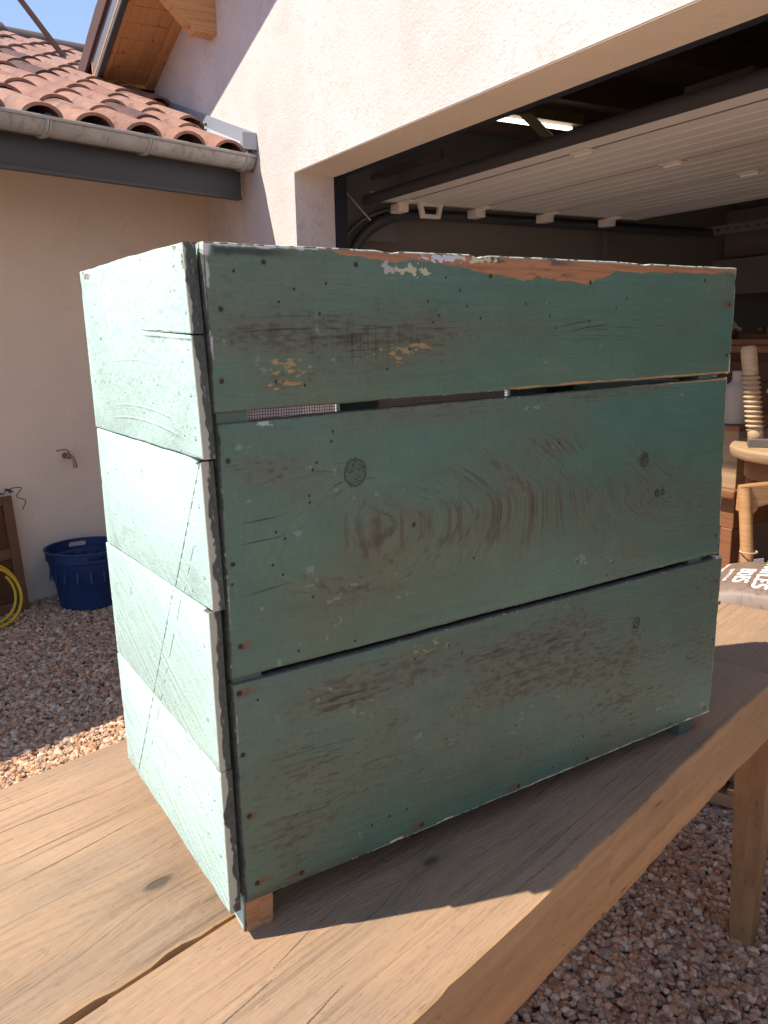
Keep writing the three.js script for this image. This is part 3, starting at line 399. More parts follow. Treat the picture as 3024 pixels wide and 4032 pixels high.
    // bare wood strip under the top edge, remnants of filler and old paint on it
    if (b === 1) {
      const edge = strip(u) + 0.0022 * (fbm(u * 90, 3, 5, 3) - 0.5) * 2, on = ss(-0.0004, 0.0004, v - edge);
      if (on > 0) {
        const wg = fbm(u * 12, (v + u * 0.03) * 420, 131, 3), pat = ss(0.48, 0.7, fbm(u * 34, v * 160, 137, 4)) * ss(0.30, 0.36, u) * (1 - ss(0.44, 0.5, u));
        let wr = mix(0.46, 0.26, wg), wgn = mix(0.225, 0.105, wg), wb = mix(0.10, 0.045, wg);
        wr = mix(wr, 0.055, pat * 0.8); wgn = mix(wgn, 0.04, pat * 0.8); wb = mix(wb, 0.04, pat * 0.8);
        const grey = ss(0.74, 0.82, u) * 0.35; wr = mix(wr, 0.23, grey); wgn = mix(wgn, 0.16, grey); wb = mix(wb, 0.12, grey);
        r = mix(r, wr, on); g = mix(g, wgn, on); bl = mix(bl, wb, on); h = mix(h, 0.35 + 0.2 * wg, on);
      }
      const fl = fbm(u * 120, v * 120, 151, 4), fl2 = fbm(u * 45, v * 45, 153, 3);
      // filler flakes
      const flake = (cu, cv, a, q) => ss(0.0, 0.25, 0.7 - ((u - cu) / a) ** 2 - ((v - cv) / q) ** 2 + (fbm(u * 190, v * 260, 161, 4) - 0.5) * 4.2 + (fl2 - 0.5) * 1.5);
      let z = flake(0.205, 0.663, 0.010, 0.007); r = mix(r, 0.36, z); g = mix(g, 0.36, z); bl = mix(bl, 0.31, z); h += z * 0.3;
      z = flake(0.238, 0.662, 0.018, 0.006); r = mix(r, 0.46, z); g = mix(g, 0.43, z); bl = mix(bl, 0.27, z); h += z * 0.35;
      z = flake(0.30, 0.6755, 0.055, 0.0045); { const cr = ss(0.28, 0.33, u); r = mix(r, mix(0.52, 0.56, cr), z); g = mix(g, mix(0.55, 0.48, cr), z); bl = mix(bl, mix(0.56, 0.27, cr), z); h += z * 0.3; }
      z = ss(0.6775, 0.6795, v + 0.003 * (fl - 0.5) - 0.0008 + (u < 0.12 ? 0.0025 : 0)) ; r = mix(r, 0.62, z * 0.9); g = mix(g, 0.63, z * 0.9); bl = mix(bl, 0.60, z * 0.9);
      z = (1 - ss(0.004, 0.010, u + 0.004 * (fl - 0.5))) * ss(0.666, 0.670, v); r = mix(r, 0.6, z); g = mix(g, 0.56, z); bl = mix(bl, 0.5, z);
      const dk = ss(0.667, 0.672, v + 0.004 * (fl - 0.5)) * (1 - ss(0.674, 0.677, v)) * (1 - ss(0.06, 0.1, u)) * ss(0.008, 0.014, u) * 0.7; r *= 1 - dk; g *= 1 - dk; bl *= 1 - dk;
      // bare wood on the lower edge
      const le = mix(0.5262, 0.532, u / 0.818) + 0.0030 + 0.004 * (fbm(u * 40, 9, 15, 3) - 0.45) * ss(0.36, 0.42, u) * (1 - ss(0.66, 0.72, u)); z = (1 - ss(-0.0004, 0.0006, v - le)) * ss(0.36, 0.4, u); r = mix(r, 0.40, z); g = mix(g, 0.23, z); bl = mix(bl, 0.095, z);
    }
    const eb = fbm(u * 50, v * 90, 171, 3);
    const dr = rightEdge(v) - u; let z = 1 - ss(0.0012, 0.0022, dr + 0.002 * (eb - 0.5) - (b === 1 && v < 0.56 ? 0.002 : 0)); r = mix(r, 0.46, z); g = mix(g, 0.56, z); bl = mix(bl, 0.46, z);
    z = (1 - ss(0.0048, 0.0062, u + 0.004 * (eb - 0.5))) * ss(0.5, 0.6, vn(v * 60, 2, 33)); r = mix(r, 0.36, z); g = mix(g, 0.38, z); bl = mix(bl, 0.34, z);
    if (b === 3) { const bo = v - mix(0.012, -0.003, u / 0.816), q = ss(0.12, 0.16, u) * (0.25 + ss(0.3, 0.42, u) * 0.6) + ss(0.6, 0.75, vn(u * 40, 1, 35)) * 0.5; z = (1 - ss(0.0016, 0.0036, bo + 0.0045 * (eb - 0.5))) * ss(0.35, 0.6, q); r = mix(r, 0.64, z); g = mix(g, 0.63, z); bl = mix(bl, 0.56, z); const br = (1 - ss(0.002, 0.014, bo + 0.012 * (eb - 0.5))) * (1 - ss(0.04, 0.3, u)) * 0.5; r = mix(r, 0.07, br); g = mix(g, 0.055, br); bl = mix(bl, 0.04, br); }
    if (b === 2) { z = ss(0.0, 0.2, 1 - ((u - 0.055) / 0.018) ** 2 - ((v - 0.514) / 0.006) ** 2 + (fbm(u * 200, v * 200, 5, 3) - 0.5) * 3 - 0.6); r = mix(r, 0.34, z); g = mix(g, 0.40, z); bl = mix(bl, 0.36, z); }
    o[0] = r; o[1] = g; o[2] = bl; o[3] = h; o[4] = ro;
  }, true);
  const faceM = stdT(faceS, 0.0016, 0.7);
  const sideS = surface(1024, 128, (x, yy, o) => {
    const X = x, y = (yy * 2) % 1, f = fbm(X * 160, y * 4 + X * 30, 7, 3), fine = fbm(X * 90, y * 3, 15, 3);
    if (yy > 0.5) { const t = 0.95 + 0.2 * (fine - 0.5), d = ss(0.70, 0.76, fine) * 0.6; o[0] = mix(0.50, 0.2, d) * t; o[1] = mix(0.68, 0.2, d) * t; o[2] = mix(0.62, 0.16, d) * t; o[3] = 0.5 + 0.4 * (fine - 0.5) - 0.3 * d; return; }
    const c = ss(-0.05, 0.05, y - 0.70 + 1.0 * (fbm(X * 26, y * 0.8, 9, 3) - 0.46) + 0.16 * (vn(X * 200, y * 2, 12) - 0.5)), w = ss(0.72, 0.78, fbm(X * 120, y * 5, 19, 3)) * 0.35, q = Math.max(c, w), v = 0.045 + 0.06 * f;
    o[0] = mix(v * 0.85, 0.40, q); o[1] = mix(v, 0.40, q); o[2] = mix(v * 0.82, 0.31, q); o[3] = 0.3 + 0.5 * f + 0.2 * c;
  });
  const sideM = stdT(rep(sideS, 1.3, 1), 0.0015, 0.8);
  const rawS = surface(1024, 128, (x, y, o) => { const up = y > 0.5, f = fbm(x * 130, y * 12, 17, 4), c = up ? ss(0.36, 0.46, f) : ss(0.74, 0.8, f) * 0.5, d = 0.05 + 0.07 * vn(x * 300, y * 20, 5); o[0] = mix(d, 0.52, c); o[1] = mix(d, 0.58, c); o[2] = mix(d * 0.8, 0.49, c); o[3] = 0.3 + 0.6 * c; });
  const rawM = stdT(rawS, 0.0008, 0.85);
  // three boards of the shaded face
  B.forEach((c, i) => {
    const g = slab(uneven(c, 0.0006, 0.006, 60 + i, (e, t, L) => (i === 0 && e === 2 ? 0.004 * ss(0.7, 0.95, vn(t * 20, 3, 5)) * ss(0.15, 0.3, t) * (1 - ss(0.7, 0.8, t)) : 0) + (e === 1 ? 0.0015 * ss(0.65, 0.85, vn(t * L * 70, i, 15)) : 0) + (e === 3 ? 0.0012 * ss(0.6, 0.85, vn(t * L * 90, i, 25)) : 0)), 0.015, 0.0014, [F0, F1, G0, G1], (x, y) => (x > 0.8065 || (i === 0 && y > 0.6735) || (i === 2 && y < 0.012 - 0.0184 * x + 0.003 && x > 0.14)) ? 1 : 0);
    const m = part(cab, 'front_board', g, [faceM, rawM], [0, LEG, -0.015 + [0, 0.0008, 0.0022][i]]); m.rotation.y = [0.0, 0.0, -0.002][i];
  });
  const nailG = new THREE.SphereGeometry(0.0027, 10, 6, 0, 6.3, 0, 1.2); nailG.rotateX(Math.PI / 2); nailG.scale(1, 1, 0.5);
  const nailM = std(0.045, 0.028, 0.02, 0.6, { metalness: 0.4 });
  nails.forEach(([u, v], i) => part(cab, 'nail', nailG, nailM, [u, v + LEG, -0.0006 + (v < 0.258 ? 0.003 : v < 0.52 ? 0.0008 : 0)]));
  // four boards of the sunlit side
  const S0 = -0.345, S1 = 0.012;
  const mintS = surface(768, 1472, (x, y, o) => {
    const p = mix(S0, S1, x), v = mix(G0, G1, y), s = -p;
    const lo = fbm(p * 9, v * 7, 201, 4), br = fbm(p * 60 + v * 14, v * 26, 203, 3), crk = fbm(p * 110, v * 110, 207, 3), fine = vn(p * 700, v * 700, 209), rough = ss(0.46, 0.6, v);
    let h = 0.5 + (br - 0.5) * 0.25 + (crk - 0.5) * mix(0.15, 0.5, rough) + (fine - 0.5) * 0.08;
    // brush ridges running down to the right on the lower boards, combed grain on the second
    const rid = fbm((p * 0.62 - v * 0.1 + p) * 10, (v + p * 0.55) * 170, 211, 2); h += (rid - 0.5) * 0.28 * (1 - ss(0.3, 0.42, v));
    const comb = Math.sin((p + 0.01 * fbm(p * 10, v * 10, 3)) * 900) * 0.5; h += comb * 0.08 * ss(0.36, 0.4, v) * (1 - ss(0.46, 0.49, v)) * (1 - ss(-0.14, -0.1, p));
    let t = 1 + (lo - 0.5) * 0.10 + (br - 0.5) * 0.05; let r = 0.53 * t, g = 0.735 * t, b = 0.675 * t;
    const yel = ss(0.55, 0.75, fbm(p * 6, v * 5, 221, 3)) * (1 - ss(0.3, 0.4, v)) * 0.4; r = mix(r, 0.48, yel); g = mix(g, 0.66, yel); b = mix(b, 0.56, yel);
    // long arcs of brush on the top board
    for (const [cv, k] of [[0.512, 1], [0.526, 0.7], [0.575, 0.5]]) { const a = cv + 0.6 * (p + 0.17) * (p + 0.17) * -1 ; h += 0.10 * k * (1 - ss(0.0004, 0.0016, Math.abs(v - a))) * ss(-0.28, -0.2, p) * (1 - ss(-0.08, -0.03, p)); }
    // scored line and a fainter one beside it
    const lp = (vv, o0) => -(0.005 + (0.477 - vv) * 0.614) + o0;
    let d = Math.abs(p - lp(v, 0)) * 0.85, z = (1 - ss(0.0006, 0.0018, d)) * (1 - ss(0.476, 0.486, v)) * ss(0.03, 0.06, v); z *= 0.45 + 0.9 * ss(0.35, 0.6, vn(v * 260, 3, 5)); r *= 1 - 0.42 * z; g *= 1 - 0.42 * z; b *= 1 - 0.42 * z; h -= z * 0.5;
    const side = p > lp(v, 0) && p < lp(v, 0.024) && v < 0.48; if (side) { const q = 0.12 * ss(0.3, 0.6, fbm(p * 40, v * 12, 61)); b = mix(b, 0.68, q * 2); r = mix(r, 0.52, q * 2); }
    d = Math.abs(p - lp(v, 0.024)) * 0.85; z = (1 - ss(0.0004, 0.0014, d)) * (1 - ss(0.40, 0.43, v)) * ss(0.08, 0.12, v) * ss(0.45, 0.7, vn(v * 120, 7, 6)); r *= 1 - 0.4 * z; g *= 1 - 0.4 * z; b *= 1 - 0.4 * z; h -= z * 0.3;
    { const cv = 0.5985 - p * 0.045, q = (1 - ss(0.0003, 0.0013, Math.abs(v - cv - 0.0012 * (vn(p * 160, 1, 7) - 0.5)))) * ss(-0.15, -0.09, p); r *= 1 - 0.6 * q; g *= 1 - 0.6 * q; b *= 1 - 0.6 * q; h -= 0.4 * q; h += 0.3 * (1 - ss(0.0005, 0.003, Math.abs(v - cv + 0.003))) * ss(-0.15, -0.09, p); }
    // scuffs and grey rubs
    const sf = ss(0.70, 0.78, fbm(p * 24, v * 52, 251, 4)) * 0.28; r = mix(r, 0.33, sf); g = mix(g, 0.46, sf); b = mix(b, 0.42, sf);
    // pinholes and nail dimples
    const ph = fbm(p * 260, v * 260, 231, 2), pz = ss(0.86, 0.92, ph); r *= 1 - 0.45 * pz; g *= 1 - 0.45 * pz; b *= 1 - 0.45 * pz; h -= pz * 0.4;
    for (const [np, nv] of [[-0.012, 0.62], [-0.012, 0.545], [-0.008, 0.505], [-0.275, 0.6], [-0.31, 0.55], [-0.012, 0.44], [-0.01, 0.37], [-0.29, 0.44], [-0.015, 0.30], [-0.02, 0.22], [-0.29, 0.3], [-0.02, 0.13], [-0.012, 0.07], [-0.28, 0.16]]) { const q = Math.hypot(p - np, v - nv); h += 0.35 * (1 - ss(0.001, 0.004, q)) - 0.5 * (1 - ss(0.0004, 0.0012, q)); }
    // chips by the two top corners
    const cf = fbm(p * 90, v * 130, 241, 4);
    z = ss(0.1, 0.4, 1 - ((p + 0.325) / 0.035) ** 2 - ((v - 0.672) / 0.012) ** 2 + (cf - 0.5) * 3.4 - 0.55); r = mix(r, 0.33, z); g = mix(g, 0.30, z); b = mix(b, 0.27, z); h -= z * 0.3;
    z = ss(0.1, 0.4, 1 - ((p + 0.02) / 0.03) ** 2 - ((v - 0.662) / 0.02) ** 2 + (cf - 0.5) * 5 - 1.1); r = mix(r, 0.26, z); g = mix(g, 0.30, z); b = mix(b, 0.22, z); h -= z * 0.4;
    o[0] = r; o[1] = g; o[2] = b; o[3] = h; o[4] = 0.5 + 0.2 * (crk - 0.5);
  }, true);
  const mintM = stdT(mintS, 0.003, 0.55);
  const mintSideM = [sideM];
  const L = [[[0.010, 0.680], [0.337, 0.678], [0.327, 0.4915], [-0.007, 0.4855]], [[0.001, 0.4838], [0.322, 0.4902], [0.319, 0.3455], [-0.006, 0.3385]], [[-0.001, 0.3368], [0.326, 0.3440], [0.317, 0.199], [-0.003, 0.170]], [[-0.003, 0.1688], [0.316, 0.1978], [0.308, 0.051], [-0.003, 0.008]]];
  L.forEach((c, i) => {
    let o = uneven(c.map(([s, v]) => [-s, v]), 0.0007, 0.006, 80 + i, (e, t, LL) => (e === 1 ? 0.0025 * ss(0.8, 0.95, vn(t * LL * 90, i, 45)) : 0) + (i === 3 && e === 2 ? 0.003 * ss(0.55, 0.75, vn(t * 22, 1, 47)) : 0) + (i === 1 && e === 0 ? 0.004 * (1 - ss(0, 0.12, t)) : 0));
    if (i === 0) { // the split in the top board runs in from its near edge
      const k = o.findIndex(([p, v]) => Math.abs(v - 0.5985) < 0.0035 && p > -0.02); if (k > 0) { const e = o[k]; o.splice(k, 1, [e[0], 0.5978], [-0.05, 0.6003], [-0.10, 0.6030], [-0.05, 0.6012], [e[0], 0.5994]); }
    }
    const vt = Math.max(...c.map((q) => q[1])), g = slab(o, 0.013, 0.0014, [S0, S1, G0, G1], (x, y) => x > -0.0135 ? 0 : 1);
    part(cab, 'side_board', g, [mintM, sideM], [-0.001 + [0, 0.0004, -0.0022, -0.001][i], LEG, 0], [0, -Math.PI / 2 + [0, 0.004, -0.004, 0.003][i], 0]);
  });
  // corner posts with their feet, far side, top, floor, and the wire mesh back
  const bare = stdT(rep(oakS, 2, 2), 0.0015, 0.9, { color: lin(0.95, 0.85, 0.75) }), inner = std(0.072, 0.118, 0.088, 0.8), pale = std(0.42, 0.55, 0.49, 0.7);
  const post = (x, z, m, px = x) => { const g = new THREE.BoxGeometry(0.032, 0.055, 0.032, 6, 8, 6), p = g.attributes.position; for (let i = 0; i < p.count; i++) { const low = ss(0.0, -0.0275, p.getY(i)); p.setX(i, p.getX(i) * (1 - 0.1 * low) + (vn(p.getY(i) * 300, p.getZ(i) * 300, 3) - 0.5) * 0.004 * low); p.setZ(i, p.getZ(i) * (1 - 0.1 * low) + (vn(p.getX(i) * 300, p.getY(i) * 300, 5) - 0.5) * 0.004 * low); if (p.getY(i) > -0.027 && p.getY(i) < 0.027) p.setY(i, p.getY(i) + (vn(p.getX(i) * 400, p.getZ(i) * 400, 6) - 0.5) * 0.003); } g.computeVertexNormals(); part(cab, 'foot', muv(g), m, [x, 0.0275, z]); part(cab, 'corner_post', span(px - 0.016, px + 0.016, px === x ? 0.055 : 0.10, 0.69, z - 0.016, z + 0.016), inner); };
  part(cab, 'foot_paint', slab(uneven([[-0.034, 0.045], [-0.034, 0.012], [-0.006, 0.001], [-0.003, 0.045]], 0.0015, 0.004, 97), 0.002, 0.0006, [S0, S1, 0, 0.7]), mintM, [0.0048, 0, 0], [0, -Math.PI / 2, 0]);
  post(0.021, -0.0175, bare); post(0.762, -0.0185, inner); post(0.28, -0.3, inner, 0.021); post(0.785, -0.305, inner);
  for (const [a, b] of [[0.01, 0.26], [0.265, 0.52], [0.525, 0.678]]) part(cab, 'far_side_board', span(0.8, 0.812, a + LEG, b + LEG, -0.325, -0.018), pale);
  part(cab, 'top_board', span(0.004, 0.81, 0.666 + LEG, 0.6795 + LEG, -0.322, -0.0165), pale);
  part(cab, 'floor_board', span(0.004, 0.799, 0.062 + LEG, 0.074 + LEG, -0.322, -0.018), inner);
  part(cab, 'floor_rail', span(0.26, 0.30, 0.05, 0.062 + LEG, -0.32, -0.018), inner);
  part(cab, 'shelf', span(0.004, 0.799, 0.30 + LEG, 0.312 + LEG, -0.31, -0.02), inner);
  part(cab, 'back_board', span(0.0, 0.8, 0.06 + LEG, 0.165 + LEG, -0.335, -0.323), pale); part(cab, 'back_board', span(0.0, 0.8, 0.168 + LEG, 0.34 + LEG, -0.335, -0.323), pale);
  part(cab, 'back_stile', span(0.0, 0.188, 0.342 + LEG, 0.675 + LEG, -0.335, -0.322), inner);
  part(cab, 'back_stile', span(0.340, 0.41, 0.342 + LEG, 0.675 + LEG, -0.335, -0.322), pale);
  part(cab, 'back_stile', span(0.682, 0.8, 0.342 + LEG, 0.675 + LEG, -0.335, -0.322), pale);
  for (const [a, b] of [[0.188, 0.340], [0.41, 0.682]]) {
    const w = []; for (let x = a; x < b; x += 0.0042) w.push(box(0.0007, 0.332, 0.0007, x, 0.509 + LEG, -0.329)); for (let y = 0.344; y < 0.674; y += 0.0042) w.push(box(b - a, 0.0007, 0.0007, (a + b) / 2, y + LEG, -0.3296));
    const m = part(cab, 'wire_mesh', mergeGeometries(w), std(0.12, 0.07, 0.05, 0.7, { metalness: 0.4 })); m.userData.kind = 'stuff';
  }
}

// ------------------------------------------------------------------ left yard: tub, tap, old shutter, hose
{
  // tap on the lower house wall (local of lower house: x -1.047, y .77)
  const [tx, tz] = lw(-1.047, 0), tap = thing('garden_tap', 'brass garden tap with red lever on the shaded wall', 'tap', [tx, 0.77, tz], LH);
  const brass = std(0.30, 0.24, 0.17, 0.4, { metalness: 0.7 }); tap.scale.setScalar(0.82);
  part(tap, 'body', mergeGeometries([bar(V(0, 0, 0.001), V(0, 0, 0.075), 0.011), bar(V(0, 0, 0), V(0, 0, 0.006), 0.02), new THREE.SphereGeometry(0.019, 14, 10).translate(0, 0, 0.055), bar(V(0, 0.005, 0.055), V(0, 0.034, 0.055), 0.009)]), brass);
  part(tap, 'spout', mergeGeometries([tube([[0, 0, 0.06], [0.006, -0.003, 0.088], [0.012, -0.03, 0.098], [0.014, -0.055, 0.1]], 0.011, 20, 10), bar(V(0.014, -0.05, 0.1), V(0.015, -0.075, 0.1), 0.014)]), brass);
  part(tap, 'lever', tube([[0, 0.034, 0.055], [-0.012, 0.045, 0.056], [-0.04, 0.047, 0.058], [-0.085, 0.045, 0.06]], 0.004, 20, 8), std(0.35, 0.07, 0.05, 0.5));
}
{
  const blue = std(0.009, 0.033, 0.115, 0.5), tub = thing('plastic_tub', 'dark blue plastic tub with cut out handles by the wall', 'tub', [-4.50, 0.005, -0.80], 0.05);
  const shell = lathe([[0, 0.004], [0.14, 0.004], [0.155, 0.012], [0.172, 0.14], [0.178, 0.15], [0.198, 0.255], [0.205, 0.262], [0.208, 0.305], [0.213, 0.31], [0.213, 0.316], [0.202, 0.316], [0.199, 0.26], [0.19, 0.25], [0.168, 0.14], [0.147, 0.016], [0, 0.014]], 64);
  const ev = new Evaluator(); ev.attributes = ['position', 'normal']; ev.useGroups = false;
  let br = new Brush(shell); br.updateMatrixWorld();
  for (const s of [1, -1]) { const c = new Brush(new RoundedBoxGeometry(0.09, 0.024, 0.105, 3, 0.01)); c.rotation.y = Math.PI / 2; c.position.set(0.205 * s, 0.287, 0.0); c.updateMatrixWorld(); br = ev.evaluate(br, c, SUBTRACTION); br.updateMatrixWorld(); }
  part(tub, 'bowl', toCreasedNormals(br.geometry, 0.5), blue);
  for (let k = 0; k < 18; k++) { const a = k / 18 * Math.PI * 2, g = rbox(0.012, 0.09, 0.008, 0.003); g.rotateX(-0.14); g.translate(0, 0.2, 0.188); g.rotateY(a); part(tub, 'rib', g, blue); }
}
{
  const [sx, sz] = lw(-1.72, 0.03), sh = thing('old_shutter', 'old brown panelled cupboard door leaning on the shaded wall', 'door', [sx, 0, sz], LH);
  const W2 = 0.33, tiltG = new THREE.Matrix4().makeRotationX(-0.12).setPosition(0, 0.0, 0.085);
  const pc = (n, x0, x1, y0, y1, z0, z1, m) => { const g = span(x0, x1, y0, y1, z0, z1, 0.003); g.applyMatrix4(tiltG); part(sh, n, g, m); };
  pc('stile', W2 - 0.05, W2, 0, 0.61, 0, 0.028, oldBrown); pc('stile', -W2, -W2 + 0.05, 0, 0.61, 0, 0.028, oldBrown);
  for (const [a, b] of [[0, 0.06], [0.285, 0.34], [0.565, 0.608]]) pc('rail', -W2 + 0.051, W2 - 0.051, a, b, 0.001, 0.026, oldBrown);
  for (const [a, b] of [[0.061, 0.284], [0.341, 0.564]]) { pc('panel', -W2 + 0.052, W2 - 0.052, a, b, 0.006, 0.013, walnut); pc('panel_field', -W2 + 0.085, W2 - 0.085, a + 0.035, b - 0.035, 0.0135, 0.018, walnut); }
  const wire = []; for (let i = 0; i < 22; i++) wire.push(V(0.2 + i * 0.008 + rr(-0.03, 0.03), 0.615 + rr(0, 0.03), 0.02 + rr(-0.01, 0.03))); wire.push(V(W2 + 0.02, 0.6, 0.05), V(W2 + 0.06, 0.575, 0.06), V(W2 + 0.04, 0.53, 0.06));
  tag(part(scene, 'wire_tangle', tube(wire, 0.0028, 120, 5).applyMatrix4(new THREE.Matrix4().makeRotationY(LH).setPosition(sx, 0, sz)), std(0.09, 0.085, 0.08, 0.6)), 'tangled thin wire on top of the old door', 'wire');
  const [hx, hz] = lw(-1.64, 0.26), pts = []; for (let i = 0; i <= 120; i++) { const a = i / 120 * Math.PI * 2 * 2.1, r = 0.152 - 0.03 * (i / 120); pts.push(V(r * Math.cos(a), 0.17 + r * Math.sin(a), 0.03 * Math.sin(a * 0.31) + 0.012 * i / 40 - (r * Math.sin(a)) * 0.35)); }
  tag(part(scene, 'garden_hose', tube(pts, 0.0075, 360, 8).applyMatrix4(new THREE.Matrix4().makeRotationY(LH).setPosition(hx, 0.0, hz)), std(0.62, 0.40, 0.02, 0.5)), 'coiled yellow garden hose propped against the old door', 'hose');
}

// ------------------------------------------------------------------ inside the doorway: sacks, furniture
{
  // wood pellet sacks piled beyond the end of the table
  const cv = document.createElement('canvas'); cv.width = 640; cv.height = 1024; const x = cv.getContext('2d');
  x.fillStyle = '#cbb9a8'; x.fillRect(0, 0, 640, 1024); x.fillStyle = '#7a6557'; x.fillRect(0, 60, 640, 914);
  for (let i = 0; i < 700; i++) { x.fillStyle = `rgba(${30 + rnd() * 70 | 0},${22 + rnd() * 50 | 0},${18 + rnd() * 40 | 0},0.22)`; x.beginPath(); x.ellipse(rnd() * 640, 70 + rnd() * 890, 4 + rnd() * 14, 2 + rnd() * 4, rnd() * 3, 0, 6.3); x.fill(); }
  x.textAlign = 'right'; x.fillStyle = '#ffffff'; x.font = 'bold 78px sans-serif'; x.fillText('Alpes', 560, 610); x.fillStyle = '#a5e02a'; x.font = 'bold 84px sans-serif'; x.fillText('granulés', 600, 700);
  x.fillStyle = '#e8935c'; x.fillRect(150, 726, 92, 52); x.fillStyle = '#ffffff'; x.font = 'bold 44px sans-serif'; x.fillText('DE', 226, 768); x.font = 'bold 92px sans-serif'; x.fillText('GRANULÉS', 575, 800); x.fillText('BOIS', 545, 886);
  x.font = '26px sans-serif'; x.fillText('granulés de bois', 520, 930);
  const tex = new THREE.CanvasTexture(cv); tex.colorSpace = THREE.SRGBColorSpace;
  const film = new THREE.MeshPhysicalMaterial({ map: tex, roughness: 0.55, clearcoat: 0.1, clearcoatRoughness: 0.5 });
  const sackG = (s) => { const g = new THREE.BoxGeometry(1, 1, 1, 30, 8, 40), p = g.attributes.position, u = g.attributes.uv; for (let i = 0; i < p.count; i++) { const a = p.getX(i) * 2, b = p.getY(i) * 2, c = p.getZ(i) * 2; const fall = Math.pow(Math.max(0, 1 - Math.pow(Math.abs(a), 3.2)), 0.45) * Math.pow(Math.max(0, 1 - Math.pow(Math.abs(c), 4)), 0.5), n = (fbm(a * 3 + 5, c * 4 + b, s, 3) - 0.5) * 0.022 * fall; const wr = (fbm(a * 14, c * 2 + 3, s + 4, 2) - 0.5) * 0.012 * ss(0.6, 1, Math.abs(c)); u.setXY(i, a * 0.5 + 0.5, 0.5 - c * 0.5); p.setXYZ(i, a * 0.2 * (1 - 0.06 * Math.abs(c)), b * (0.008 + 0.069 * fall) + n + wr + 0.077, c * 0.33); } g.computeVertexNormals(); return g; };
  const pal = thing('wooden_pallet', 'low wooden pallet under the pellet sacks', 'pallet', [-1.29, 0.02, -2.20], -1.148);
  for (const z of [-0.3, -0.15, 0, 0.15, 0.3]) part(pal, 'deck_board', span(-0.2, 0.2, 0.04, 0.056, z - 0.05, z + 0.05, 0.003), oak);
  for (const x of [-0.17, 0, 0.17]) part(pal, 'runner', span(x - 0.03, x + 0.03, 0, 0.039, -0.34, 0.34, 0.003), oak);
  // lettering reads towards the yard, its foot end lies nearest the cabinet
  for (let k = 0; k < 4; k++) tag(part(scene, 'pellet_sack', sackG(300 + k), film, [-1.29 + [0.01, -0.02, 0.02, 0][k], 0.077 + k * 0.153, -2.20 + [0.02, 0, -0.02, 0][k]], [0, -1.148 + [0.05, -0.04, 0.06, 0][k], 0]), ['printed brown wood pellet sack at the bottom of the pile', 'printed brown wood pellet sack second from the bottom of the pile', 'printed brown wood pellet sack just under the topmost one', 'topmost brown wood pellet sack with white and green lettering'][k], 'sack', 'pellet sacks piled beyond the table');
}
{
  // cabinet on legs with a pale lit front
  const c = thing('writing_cabinet', 'pale fronted oak cabinet on tall legs inside the garage doorway', 'cabinet', [-2.25, 0.02, -2.78]);
  part(c, 'carcass', span(-0.36, 0.355, 0.79, 1.0, -0.22, 0.215, 0.003), oakPale);
  part(c, 'top_ledge', span(-0.375, 0.37, 1.0, 1.018, -0.23, 0.235, 0.006), oakRed);
  part(c, 'base_moulding', span(-0.375, 0.37, 0.755, 0.79, -0.23, 0.24, 0.01), oakRed);
  part(c, 'apron', span(-0.35, 0.345, 0.64, 0.755, -0.2, 0.2, 0.003), oakRed);
  for (const [x, z] of [[-0.325, 0.18], [0.32, 0.18], [-0.325, -0.18], [0.32, -0.18]]) part(c, 'leg', span(x - 0.025, x + 0.025, 0, 0.64, z - 0.025, z + 0.025, 0.004), oakRed);
  part(c, 'stretcher', span(-0.3, 0.295, 0.30, 0.36, 0.165, 0.195, 0.008), oak);
  const b = tag(part(scene, 'stoneware_bottle', lathe([[0, 0], [0.04, 0], [0.042, 0.006], [0.0425, 0.12], [0.038, 0.138], [0.024, 0.148], [0.0195, 0.158], [0.0185, 0.178], [0.021, 0.186], [0.017, 0.188], [0.015, 0.18], [0, 0.17]], 36), std(0.42, 0.34, 0.275, 0.5), [-1.94, 1.039, -2.60]), 'grey brown stoneware bottle standing on the pale cabinet', 'bottle');
}
